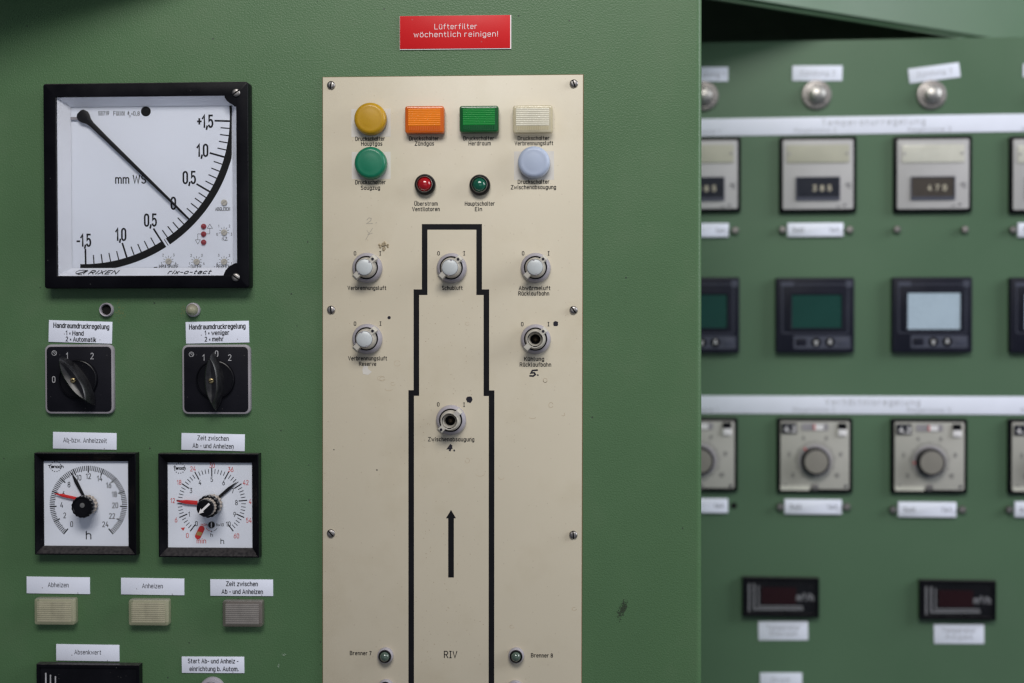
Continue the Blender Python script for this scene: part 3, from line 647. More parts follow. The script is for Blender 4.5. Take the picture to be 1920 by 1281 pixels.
# ------------------------------------------------------------------ rotary switches on the plate
def rotary(label, px, py, cap='white', flip=False, capang=0.0):
    th = Thing('rotary_switch', label, 'rotary switch', FRONT, px, py, PT, group='grey rotary switches on the cream plate')
    k = th.k
    mb = MB(); mb.lathe([(28.2*k, 0), (28.2*k, .0022), (27.2*k, .0042), (25.2*k, .0064), (23.6*k, .0074), (22.4*k, .0078), (21.6*k, .0074), (21.4*k, .0056)], n=56, cap=False); th.part('collar', mb, 'grey')
    mb = MB(); mb.lathe([(21.6*k, .0058), (18*k, .0054)], n=48); th.part('groove', mb, 'slot')
    body = MB()
    body.lathe([(19.4*k, .0040), (19.2*k, .0082), (18.2*k, .0100), (17*k, .0150), (16*k, .0186), (15.4*k, .0192), (14.6*k, .0190), (14.4*k, .0150)], n=48, cap=False)
    bo = th.part('body', body, 'greyd')
    # two lever lugs on one diagonal
    for a, nm in ((45, 'u'), (225, 'd')):
        lg = MB(); wd = 10.5*k
        prof = [(14.5*k, .0192), (24.5*k, .0190), (28.0*k, .0168), (28.4*k, .0100), (14.5*k, .0090)]
        A = []
        rings = []
        for sd in (-1, -.82, .82, 1):
            f = .0 if abs(sd) == 1 else .0005
            rings.append([(*rot([(r_, sd*wd/2)], R(a))[0], h_-(.0005 if (abs(sd) == 1 and h_ > .012) else 0)) for r_, h_ in prof])
        lg.loft(rings, cap0=True, cap1=True)
        lo_ = th.part('lug', lg, 'greyd')
        dot = (a == 45) != flip
        if dot:
            mk = MB(); q = rot([(21.5*k, 0)], R(a))[0]; mk.lathe([(2.6*k, .0188), (2.5*k, .0196)], q[0], q[1], 14); th.part('mark', mk, 'marker', lo_)
        elif flip:
            mk = MB()
            for j in range(4):
                u = (17+2*j)*k; mk.ribbon(rot([(u, -wd*.4), (u, wd*.4)], R(a)), .6*k, .0192)
            th.part('ribs', mk, 'grey', lo_)
    if cap == 'white':
        mb = MB(); mb.lathe([(14.6*k, .0180), (14.6*k, .0196), (14*k, .0204), (12.8*k, .0207), (8*k, .0212), (3*k, .0214), (.4*k, .0214)], n=44); co = th.part('cap', mb, 'cap')
        mb = MB(); mb.lathe([(15.4*k, .0193), (15.2*k, .0197), (14.7*k, .0195)], n=44, cap=False); th.part('seam', mb, 'rim')
        mb = MB()
        for a in (capang, capang+180):
            q = rot([(13.4*k, 0)], R(a))[0]; mb.lathe([(2*k, .0199), (1.9*k, .0208)], q[0], q[1], 10)
        th.part('notch', mb, 'rim', co)
    else:
        mb = MB(); mb.lathe([(14.5*k, .0185), (12.4*k, .0160), (12*k, .0150)], n=40, cap=False)
        mb.lathe([(12.2*k, .0186), (11.6*k, .0180), (9.4*k, .0090), (9*k, .004)], n=40, cap=False); th.part('empty_socket', mb, 'greyd')
        mb = MB(); mb.lathe([(9.3*k, .0085), (9*k, .003)], n=30); so = th.part('lamp_well', mb, 'slot')
        mb = MB(); mb.lathe([(6*k, .003), (5.6*k, .0052), (3*k, .0066), (1*k, .0068)], n=20); th.part('contact', mb, 'socket', so)
        mb = MB()
        for a in (30, 150, 270):
            mb.ribbon([(13.2*k*math.cos(R(a+t)), 13.2*k*math.sin(R(a+t))) for t in range(-14, 15, 4)], 1.5*k, .0188)
        th.part('slit', mb, 'slot')
rotary('grey rotary switch with white cap beside the dried glue blob', 689, 502.5, capang=45)
rotary('grey rotary switch with white cap inside the narrow top of the chimney outline', 847.2, 503, capang=80)
rotary('grey rotary switch with white cap above the word Abwärmeluft', 1004.4, 502.5, capang=100)
rotary('grey rotary switch with white cap above the words Verbrennungsluft Reserve', 689, 635.5, capang=110)
rotary('grey rotary switch without cap above the marker number 5', 1004.5, 636, cap='none')
rotary('grey rotary switch without cap above the marker number 4', 846, 787.5, cap='none', flip=True)

# ------------------------------------------------------------------ flat labels
def card(name, label, cat, P, c4, lines, m='card', ink='ink', group=None, th_=.0009, back=None, cap=None, h0=0.0):
    TL, TR, BR, BL = c4
    cx = sum(p[0] for p in c4)/4; cy = sum(p[1] for p in c4)/4
    a = P.loc(*TL); b = P.loc(*TR); d = P.loc(*BL); e = P.loc(*BR)
    ang = (math.atan2(b[1]-a[1], b[0]-a[0])+math.atan2(e[1]-d[1], e[0]-d[0]))/2
    wd = (math.dist(a, b)+math.dist(d, e))/2; ht = (math.dist(a, d)+math.dist(b, e))/2
    th = Thing(name, label, cat, P, cx, cy, h0, ang, group)
    mb = MB(); mb.prism(crect(wd, ht), .0001, th_, .00012); th.part('plate', mb, m)
    if back:
        mb = MB(); mb.prism(crect(wd+.0012, ht+.0008, 0, .0004, -.0003), .00005, th_-.0004); th.part('backing', mb, back)
    if lines:
        for t, px, py, wpx, cp, st in lines:
            mb = MB(); th.txt(mb, t, px, py, wpx, cp, th_+.0001, st=st+.01); th.part('lettering', mb, ink)
    return th
zr = zm(700, 0, 2.743)
card('warning_sign', 'red engraved sign above the cream plate about cleaning the filter weekly', 'sign', FRONT, [zr(137, 85), zr(703, 79), zr(704, 249), zr(137, 254)],
     [('L\u00fcfterfilter', *zr(424, 136), 79, 9.4, .09), ('w\u00f6chentlich reinigen!', *zr(424, 176), 157, 9.4, .09)], m='red', ink='whiteink', th_=.0016, back='whiteink')
z2 = zm(40, 550, 4.174); z3 = zm(40, 790, 4.0); z4 = zm(20, 1060, 3.556)
LG = 'white engraved labels on the front cabinet'
card('label_plate', 'white label with three text lines about Hand and Automatik', 'label', FRONT, [z2(216, 210), z2(712, 224), z2(711, 395), z2(216, 380)],
     [('Handraumdruckregelung', *z2(469, 256), 103.5, 8.6, .17), ('1 = Hand', *z2(417, 312), 32.5, 7.8, .17), ('2 = Automatik', *z2(466, 361), 56, 7.8, .17)], group=LG)
card('label_plate', 'white label with three text lines about weniger and mehr', 'label', FRONT, [z2(1287, 225), z2(1782, 215), z2(1784, 385), z2(1290, 394)],
     [('Handraumdruckregelung', *z2(1533, 260), 104.5, 8.6, .17), ('1 = weniger', *z2(1531, 309), 45.5, 7.8, .17), ('2 = mehr', *z2(1509, 358), 34.5, 7.8, .17)], group=LG)
card('label_plate', 'white label reading Ab-bzw. Anheizzeit above the left timer', 'label', FRONT, [z3(240, 80), z3(716, 88), z3(714, 214), z3(238, 203)],
     [('Ab-bzw. Anheizzeit', *z3(478, 143), 81, 8, .12)], ink='inkfade', group=LG)
card('label_plate', 'white label reading Zeit zwischen Ab - und Anheizen above the right timer', 'label', FRONT, [z3(1203, 88), z3(1677, 98), z3(1675, 225), z3(1201, 213)],
     [('Zeit zwischen', *z3(1438, 127), 58, 8, .13), ('Ab - und Anheizen', *z3(1438, 185), 76, 8, .13)], group=LG)
card('label_plate', 'white label reading Abheizen above the leftmost ribbed lamp', 'label', FRONT, [z4(108, 75), z4(530, 80), z4(528, 192), z4(108, 186)],
     [('Abheizen', *z4(317, 131), 38, 8, .12)], ink='inkfade', group=LG)
card('label_plate', 'white label reading Anheizen above the middle ribbed lamp', 'label', FRONT, [z4(737, 83), z4(1158, 88), z4(1158, 200), z4(737, 193)],
     [('Anheizen', *z4(945, 138), 38, 8, .12)], ink='inkfade', group=LG)
card('label_plate', 'white label reading Zeit zwischen Ab - und Anheizen above the smoky grey lamp', 'label', FRONT, [z4(1332, 93), z4(1750, 95), z4(1750, 205), z4(1332, 203)],
     [('Zeit zwischen', *z4(1542, 124), 58.5, 7.8, .16), ('Ab - und Anheizen', *z4(1544, 176), 76.5, 7.8, .16)], group=LG)
card('label_plate', 'white label reading Absenkwert above the black display', 'label', FRONT, [z4(305, 525), z4(726, 531), z4(725, 640), z4(305, 634)],
     [('Absenkwert', *z4(514, 580), 49.5, 7.8, .12)], ink='inkfade', group=LG)
card('label_plate', 'white label reading Start Ab- und Anheiz- above the grey push button', 'label', FRONT, [z4(1142, 608), z4(1558, 610), z4(1558, 718), z4(1142, 717)],
     [('Start Ab- und Anheiz -', *z4(1350, 639), 94, 7.8, .15), ('einrichtung b. Autom.', *z4(1356, 691), 91, 7.8, .15)], group=LG)

# ------------------------------------------------------------------ ribbed lamps lower left
RG = 'ribbed rectangular lamps in the lower left row'
rect_lamp('pale cream ribbed lamp under the Abheizen label', 70, 1119, 147, 1168.5, 'creaml', 'creamd', 'creambox', 0, .0095, RG, False, 'ribbed_lamp')
rect_lamp('pale cream ribbed lamp under the Anheizen label', 245.5, 1121, 321.5, 1170, 'creaml', 'creamd', 'creambox', 0, .0095, RG, False, 'ribbed_lamp')
rect_lamp('smoky grey ribbed lamp, rightmost of the lower left row', 420.5, 1123, 496.5, 1172.5, 'smoke', 'smoked', 'smokebox', 0, .0095, RG, False, 'ribbed_lamp')

# ------------------------------------------------------------------ small grommet, dome lamp, push button
th = Thing('grommet', 'small grey open socket ring under the big gauge', 'socket', FRONT, 201, 581)
k = th.k
mb = MB(); mb.lathe([(12.8*k, 0), (12.8*k, .0035), (11.6*k, .0048), (10.2*k, .0044), (9.4*k, .0005)], cap=False); th.part('ring', mb, 'grey')
mb = MB(); mb.lathe([(9.8*k, .0002), (9.6*k, .0006)]); th.part('hole', mb, 'slot')
th = Thing('dome_lamp', 'small grey dome lamp under the right end of the big gauge', 'pilot light', FRONT, 363, 581)
mb = MB(); mb.lathe([(13*k, 0), (13*k, .003), (12*k, .0042), (10.6*k, .0044)], cap=False); th.part('ring', mb, 'grey')
mb = MB(); mb.lathe([(10.8*k, .003), (10.6*k, .006), (9*k, .0096), (6*k, .0118), (3*k, .0126), (.4*k, .0128)]); th.part('lens', mb, 'creaml')
th = Thing('push_button', 'round grey push button cut by the bottom frame edge', 'push button', FRONT, 399, 1293)
mb = MB(); mb.lathe([(24*k, 0), (24*k, .004), (22.6*k, .0062), (17.5*k, .0068), (16.8*k, .0062)], cap=False, n=48); th.part('collar', mb, 'grey')
mb = MB(); mb.lathe([(16.7*k, .004), (16.6*k, .0105), (15.4*k, .0118), (8*k, .0113), (1*k, .0110)], n=48); th.part('button', mb, 'rim')

# ------------------------------------------------------------------ cam switches
def cam_switch(label, x0, y0, x1, y1, deg, marks, scr):
    th = Thing('cam_switch', label, 'switch', FRONT, (x0+x1)/2, (y0+y1)/2, group='black cam switches on the front cabinet')
    k = th.k; wd, ht = (x1-x0)*k, (y1-y0)*k
    mb = MB(); mb.prism(crect(wd, ht, 11*k), .0002, .0050, .0012); th.part('rim', mb, 'rim')
    fo = crect(wd-8*k, ht-8*k, 8*k); mb = MB(); mb.prism(fo, .004, .0054, .0002); fc = th.part('face', mb, 'blackm')
    mb = MB()
    for t, px, py in marks: th.txt(mb, t, px, py, None, 10.6, .0056, st=.13)
    px, py = scr; x, z = th.L(px, py, .0056)
    mb.ribbon(circ(4.4*k, x, z, 18), .8*k, .0056, True); mb.ribbon([(x-3*k, z+2.6*k), (x+2.6*k, z-3*k)], .8*k, .0056); mb.ribbon([(x-1*k, z+3.8*k), (x+3.8*k, z-.8*k)], .7*k, .0056)
    th.part('engraving', mb, 'greyink', fc)
    mb = MB(); mb.lathe([(36*k, .0050), (36*k, .0082), (35*k, .0094), (33.6*k, .0097), (32.6*k, .0090), (8*k, .0088)], n=56); th.part('knob_base', mb, 'gloss')
    # wing handle: pointed lens in plan with rising crest
    def lens(a, b, n=18, off=0.0):
        p = []
        for i in range(n+1):
            t = -1+2*i/n; p.append((b*(1-abs(t)**2.5), t*a))
        for i in range(1, n):
            t = 1-2*i/n; p.append((-b*(1-abs(t)**2.5), t*a))
        return [(x, z+off) for x, z in p]
    mb = MB(); rings = []
    for a, b, h, off in ((54, 16, .0088, -3), (53, 15.4, .0125, -3), (50, 14.2, .0170, -2), (46, 12.6, .0212, -1), (43.5, 11.2, .0232, -1), (41, 9.4, .0240, -1), (24, 4.6, .0226, -1), (10, 1.8, .0218, -1)):
        rings.append([(x, z, h) for x, z in rot(lens(a*k, b*k, off=off*k), R(deg))])
    mb.loft(rings); hd_ = th.part('handle', mb, 'handle')
    a, b = screw_mb(5.0*k, .0222, .0014, R(20), *rot([(0, -1*k)], R(deg))[0])
    so = th.part('screw', a, 'brass'); th.part('slot', b, 'slot', so)
z2b = lambda x, y: z2(x, y)
cam_switch('black cam switch with slanted handle pointing to 1', 87.5, 647, 216, 774.5, 34, [('1', *z2(357, 489)), ('2', *z2(553, 491)), ('0', *z2(253, 675))], z2(257, 468))
cam_switch('black cam switch with upright handle pointing to 0', 343.8, 647, 471.5, 775.5, 2, [('1', *z2(1426, 503)), ('0', *z2(1528, 473)), ('2', *z2(1631, 503))], z2(1331, 478))

# ------------------------------------------------------------------ big square draught gauge
def gauge():
    z = zm(60, 130, 2.98)
    th = Thing('pressure_gauge', 'large square black framed gauge with one long black pointer', 'gauge', FRONT, 276, 347)
    k = th.k; HF = .016; HD = .0012
    fo = th.box(83.2, 152.8, 464.8, 541.3, HF, 5*k); fi = th.box(107, 178.7, 442.5, 517.6, HF, .3*k); fi2 = th.box(107.6, 179.4, 442, 517, .0135, .3*k)
    mb = MB()
    rings = [[(x, z_, .0003) for x, z_ in fo]]
    for ins, dh in ((0, .0012), (.0004, .0004), (.0012, 0)): rings.append([(x, z_, HF-dh) for x, z_ in inset(fo, ins)])
    rings.append([(x, z_, HF-.0001) for x, z_ in inset(fi, -.0005)]); rings.append([(x, z_, HF-.0006) for x, z_ in fi]); rings.append([(x, z_, .0130) for x, z_ in fi])
    mb.loft(rings, cap1=False)
    # corner gussets that carry the screws
    for pts in ([(1076, 140), (1079, 157), (1088, 172), (1103, 186), (1122, 196), (1134, 206), (1150, 206), (1150, 140)],
                [(1150, 1085), (1136, 1085), (1112, 1098), (1096, 1110), (1082, 1126), (1072, 1150), (1068, 1165), (1150, 1165)]):
        mb.prism([th.L(*z(*p), HF) for p in pts][::-1], .0118, HF-.0002, .0004)
    fr = th.part('frame', mb, 'black')
    screw(th, 443, 174, 7.6, HF, .0022, R(35)); screw(th, 442.2, 520, 7.6, HF, .0022, R(-35))
    a = th.box(107, 178.5, 442.6, 517.8, .0132); b = th.box(134.8, 198, 435.2, 503, HD+.0006)
    mb = MB(); mb.loft([[(x, z_, .0132) for x, z_ in a], [(x, z_, HD+.0006) for x, z_ in b]], cap1=False); su = th.part('surround', mb, 'surround')
    mb = MB(); mb.prism(inset(b, -.002), .0003, HD); di = th.part('dial', mb, 'dial')
    h = HD+.00015
    mb = MB(); ctr = (155.3, 220.0)
    tab = [(1.5, 1.5), (1.0, 15.7), (.5, 30.4), (0, 43.9), (-.5, 57.6), (-1, 72.6), (-1.5, 88.9)]
    def ang(v):
        for (v0, a0), (v1, a1) in zip(tab, tab[1:]):
            if v1 <= v <= v0: return R(a0+(a1-a0)*(v0-v)/(v0-v1))
    for i in range(31):
        v = 1.5-.1*i; a_ = ang(max(-1.5, v)); mj = i % 5 == 0
        r0, r1 = (247 if mj else 259), 277
        mb.ribbon([th.L(ctr[0]+r_*math.cos(a_), ctr[1]+r_*math.sin(a_), h) for r_ in (r0, r1)], (3.2 if mj else 2.0)*k, h)
    for t, x0, x1, y, cp, al in (('+1,5', 922, 1012, 291, 22, 0), ('1,0', 920, 984, 453, 22, 0), ('0,5', 842, 915, 605, 22, 0), ('0', 775, 804, 749, 22, 0), ('0,5', 626, 697, 843, 22, 0), ('1,0', 465, 526, 923, 22, 0), ('-1,5', 248, 330, 956, 22, 0)):
        px, py = z((x0+x1)/2, y); th.txt(mb, t, px, py, (x1-x0)/2.98-2.5, cp*.97, h, st=.15, gap=.2)
    px, py = z(551, 615); th.txt(mb, 'mm WS', px, py, 167/2.98, 14.5, h, st=.15)
    px, py = z(400, 246); th.txt(mb, '58719', px, py, 59/2.98, 7.2, h, st=.13)
    px, py = z(487, 246); th.txt(mb, 'F\u00fcll\u00f6l', px, py, 62/2.98, 7.2, h, st=.13)
    px, py = z(567, 247); th.txt(mb, '\u03d1 =0,8', px, py, 66/2.98, 7.2, h, st=.13); px, py = z(546, 262); th.txt(mb, '0', px, py, 2.4, 3.6, h, st=.16)
    for t, x, y, wd in (('ABGLEICH', 1065, 781, 80), ('N.Z.', 1078, 947, 32), ('IMPULSPAUSE', 763, 1102, 106), ('- DAUER', 910, 1102, 70), ('- BEREICH', 1062, 1102, 88)):
        px, py = z(x, y); th.txt(mb, t, px, py, wd/2.98, 6, h, st=.14)
    th.part('lettering', mb, 'ink', di)
    # arc slot and light zone
    mb = MB(); n = 60; ib = []; obd = []
    for i in range(n+1):
        a_ = R(-5.5+96.5*i/n)
        for lst, r_ in ((ib, 275.5), (obd, 289)):
            x, y = ctr[0]+r_*math.cos(a_), ctr[1]+r_*math.sin(a_)
            lst.append(th.L(min(x, 434.6), min(y, 502.8), h))
    sp = MB(); ii = sp.add([(x, z_, h) for x, z_ in ib]); oo = sp.add([(x, z_, h) for x, z_ in obd])
    for i in range(n):
        if i in (38,): continue
        sp.f.append((ii[i], oo[i], oo[i+1], ii[i+1]))
    a_ = R(-5.5+96.5*38.45/n); q = [th.L(ctr[0]+r_*math.cos(a_), ctr[1]+r_*math.sin(a_), h) for r_ in (275, 289)]; sp.ribbon(q, 1.3*k, h)
    th.part('scale_slot', sp, 'slot', di)
    mb = MB(); x, z_ = th.L(273.4, 209, h); mb.lathe([(9.2*k, h+.0001), (8.8*k, h+.0003)], x, z_, 28); th.part('peep_hole', mb, 'slot', di)
    # three small LEDs with arrows
    for y in (878, 921, 967):
        px, py = z(958, y); x, z_ = th.L(px, py, .002); mb = MB(); mb.lathe([(5.2*k, HD), (5.2*k, .0018), (4.4*k, .0032), (2.6*k, .0042), (.4*k, .0045)], x, z_, 20); th.part('indicator_light', mb, 'led')
    mb = MB()
    def pol(pts, wd=.75): mb.ribbon([th.L(*z(*p), h) for p in pts], wd*k, h)
    pol([(979, 889), (1008, 889), (993, 865), (979, 889)]); pol([(993, 889), (993, 920), (972, 920)]); pol([(944, 920), (926, 920), (926, 953)]); pol([(912, 953), (940, 953), (926, 977), (912, 953)])
    trim = [(1073, 912, ('0', '1', '2', '3')), (762, 1074, ('1', '2', '3', '4')), (919, 1076, ('1', '2', '3', '4')), (1073, 1076, ('4', '3', '2', '1'))]
    for x, y, nums in trim:
        for j in range(7):
            a_ = R(190-33.3*j); pol([(x+19*math.cos(a_), y-2-19*math.sin(a_)), (x+30*math.cos(a_), y-2-30*math.sin(a_))], .7)
        for t, (dx, dy) in zip(nums, ((-39, 10), (-30, -36), (30, -36), (41, 10))):
            px, py = z(x+dx, y+dy); th.txt(mb, t, px, py, None, 4.4, h, st=.15)
    pol([(680, 1108), (700, 1106)], 1.6)
    th.part('adjuster_marks', mb, 'inkfade', di)
    for x, y in [(t[0], t[1]) for t in trim]+[(1073, 745)]:
        px, py = z(x, y); x_, z_ = th.L(px, py, .002); mb = MB(); mb.lathe([(5.8*k, HD), (5.8*k, .0022), (5.2*k, .0028), (2*k, .0029)], x_, z_, 20); ao = th.part('adjuster', mb, 'greyd')
        mb = MB(); mb.ribbon([(x_-3.6*k, z_-2.6*k), (x_+3.6*k, z_+2.6*k)], .9*k, .0030); th.part('slot', mb, 'rim', ao)
    # maker's writing on the lower flange (slopes with the surround)
    def onflange(px, py):
        pass
    mb = MB(); a = th.L(275, 517.8, .0132); b = th.L(275, 503, HD+.0006)
    wr = MB()
    def flange(tx, px, wpx, cp, slant, st):
        q = MB(); text(q, tx, 0, 0, wpx*k, cp*k, 0, st=st, slant=slant)
        base = th.L(px, 511.0, .0075)
        for v in q.v:
            x, zz = v[0], v[2]
            f_ = zz/(b[1]-a[1])
            wr.v.append((base[0]+x, -(.0086 - (.0132-HD-.0006)*f_*1.0), (a[1]+b[1])/2+zz))
        o_ = len(wr.v)-len(q.v); wr.f += [tuple(i+o_ for i in f) for f in q.f]
    flange('RIXEN', 195.5, 51, 6.6, .55, .22); flange('rix-o-tact', 357, 78, 6.8, .35, .2)
    q = MB(); 
    for pts, wd in (([(c_*12.5, s_*4.6) for c_, s_ in ((math.cos(R(t)), math.sin(R(t))) for t in range(40, 300, 20))], .9), ([(-9, -3), (0, -.5), (9, 4.2)], 2.0), ([(4, -3.4), (6, .5), (10, 4)], 1.8)):
        q.ribbon([(x*k*.92, y*k*.92) for x, y in pts], wd*k, 0)
    base = th.L(154.5, 511, .0075)
    for v in q.v: wr.v.append((base[0]+v[0], -(.0086-(.0132-HD-.0006)*v[2]/(b[1]-a[1])), (a[1]+b[1])/2+v[2]))
    o_ = len(wr.v)-len(q.v); wr.f += [tuple(i+o_ for i in f) for f in q.f]
    th.part('maker_lettering', wr, 'ink', su)
    # pointer
    hp_ = .0062; P0 = Vector(th.L(155.7, 218, hp_)); P1 = Vector(th.L(354.6, 411, hp_))
    d = (P1-P0); L_ = d.length; d.normalize(); n_ = Vector((-d.y, d.x))
    pts = []
    prof = [(-11, 5), (-8, 9.5), (0, 12), (6, 10.5), (13, 6.4), (22, 4.8), (60, 4.0), (150, 3.1), (230, 2.2), (L_/k, 1.1)]
    up = [P0+d*(a_*k)+n_*(b_*k) for a_, b_ in prof]; dn = [P0+d*(a_*k)-n_*(b_*k) for a_, b_ in reversed(prof)]
    mb = MB(); mb.prism([tuple(p) for p in (up+dn)][::-1], hp_-.0010, hp_, .0002, cap0=True); th.part('pointer', mb, 'pointerblk')
    mb = MB(); mb.lathe([(6*k, HD), (6*k, hp_-.0012)], P0.x, P0.y, 20); th.part('pivot', mb, 'pointerblk')
    mb = MB(); mb.prism(th.box(132, 219.5, 146, 224.5, .004), .0030, .0040); th.part('counterweight', mb, 'rim')
    mb = MB(); mb.poly(th.box(106.5, 178.2, 443, 518.2, .0138), .0138); th.part('glass', mb, 'glass')
gauge()

# ------------------------------------------------------------------ timers
def timer(label, outer, opening, dial_fn):
    z = z3; x0, y0 = z(*outer[0]); x1, y1 = z(*outer[1]); u0, v0 = z(*opening[0]); u1, v1 = z(*opening[1])
    th = Thing('timer', label, 'timer', FRONT, (x0+x1)/2, (y0+y1)/2, group='square dial timers on the front cabinet')
    k = th.k; HF = .0115
    fo = th.box(x0, y0, x1, y1, HF); fi = th.box(u0, v0, u1, v1, .0045)
    mb = MB(); mb.loft([[(x, q, .0003) for x, q in fo], [(x, q, HF-.0004) for x, q in fo], [(x, q, HF) for x, q in inset(fo, .0004)], [(x, q, HF) for x, q in inset(fo, .0012)], [(x, q, .0048) for x, q in fi], [(x, q, .0022) for x, q in fi]], cap1=False)
    th.part('frame', mb, 'black')
    mb = MB(); mb.prism(inset(fi, -.001), .0004, .0020); di = th.part('dial', mb, 'dial')
    dial_fn(th, di, .00215, k)
    mb = MB(); mb.poly(inset(fi, -.0002), .0043); th.part('glass', mb, 'glass')
def numset(th, mb, items, h, cap, st=.12):
    for t, x, y in items:
        px, py = z3(x, y); th.txt(mb, t, px, py, None, cap, h, st=st, xs=.92)
def logo(th, di, cx, cy, wd, h, k):
    mb = MB(); px, py = z3(cx, cy); th.txt(mb, 'Tenoch', px, py, wd, 4.6, h, st=.3, gap=.12)
    for i in range(14):
        a = R(i*360/14)
        if abs(math.sin(a)) < .35: continue
        x, q = th.L(px+10*math.cos(a), py+9.5*math.sin(a), h); mb.poly(circ(1.0*k, x, q, 8), h)
    th.part('maker_lettering', mb, 'ink', di)
def hand_mb(th, pts, h, t=.0008):
    q = [th.L(*z3(x, y), h) for x, y in pts]
    s_ = sum(q[i][0]*q[(i+1) % len(q)][1]-q[(i+1) % len(q)][0]*q[i][1] for i in range(len(q)))
    if s_ < 0: q.reverse()
    mb = MB(); mb.prism(q, h-t, h, .00015, cap0=True); return mb
def bar_hand(p0, p1, w0, w1, mid=.72, tipw=.0):
    a, b = Vector(p0), Vector(p1); d = (b-a).normalized(); n = Vector((-d.y, d.x)); m = a+(b-a)*mid
    return [tuple(a+n*w0), tuple(m+n*w1), tuple(b+n*tipw), tuple(b-n*tipw), tuple(m-n*w1), tuple(a-n*w0)]
def dial_24(th, di, h, k):
    cx, cy = z3(502, 624); mb = MB()
    for i in range(97):
        a = R(-140+280*i/96); mj = i % 8 == 0; md = i % 4 == 0
        r1 = 72.5; r0 = 59.5 if mj else (62 if md else 63)
        mb.ribbon([th.L(cx+r*math.sin(a), cy-r*math.cos(a), h) for r in (r0, r1)], (2.3 if mj else 1.45)*k, h)
    numset(th, mb, [('0', 377, 772), ('2', 325, 706), ('4', 302, 628), ('6', 315, 545), ('8', 357, 475), ('10', 430, 423), ('12', 503, 412), ('14', 587, 429), ('16', 655, 480), ('18', 697, 548), ('20', 703, 631), ('22', 680, 711), ('24', 630, 773)], h, 9.4)
    px, py = z3(504, 855); th.txt(mb, 'h', px, py, 8.4, 14, h, st=.13)
    th.part('scale', mb, 'ink', di); logo(th, di, 258, 340, 28, h, k)
    th.part('black_hand', hand_mb(th, bar_hand((480, 590), (374, 386), 9, 13, .68), .0042), 'pointerblk')
    th.part('red_hand', hand_mb(th, bar_hand((450, 588), (246, 543), 10, 11, .7, 1), .0052), 'pointerred')
    x, q = th.L(*z3(505, 625), .003)
    def kn(s_, name, m, rings, fl=16, d=.10):
        mb = MB(); mb.loft([[(x+a*1.0, q+b, hh) for a, b in flute(r*k, fl, dd)] for r, hh, dd in rings]); return th.part(name, mb, m)
    ko = kn(0, 'knob_skirt', 'beige', ((18.5, .0046, d_k), (18.2, .0085, d_k), (17.0, .0150, d_k), (16.6, .0168, d_k))) if (d_k := .10) else None
    kn(0, 'knob', 'gloss', ((20.0, .0150, .07), (20.4, .0160, .07), (20.3, .0205, .07), (19.2, .0215, .03), (17, .0216, 0), (15.8, .0206, 0), (3, .0202, 0)))
    mb = MB(); a = th.L(*z3(457, 631), .0205); mb.lathe([(4.6*k, .0204), (4.4*k, .0210), (1*k, .0211)], a[0], a[1], 16); th.part('hub', mb, 'chrome')
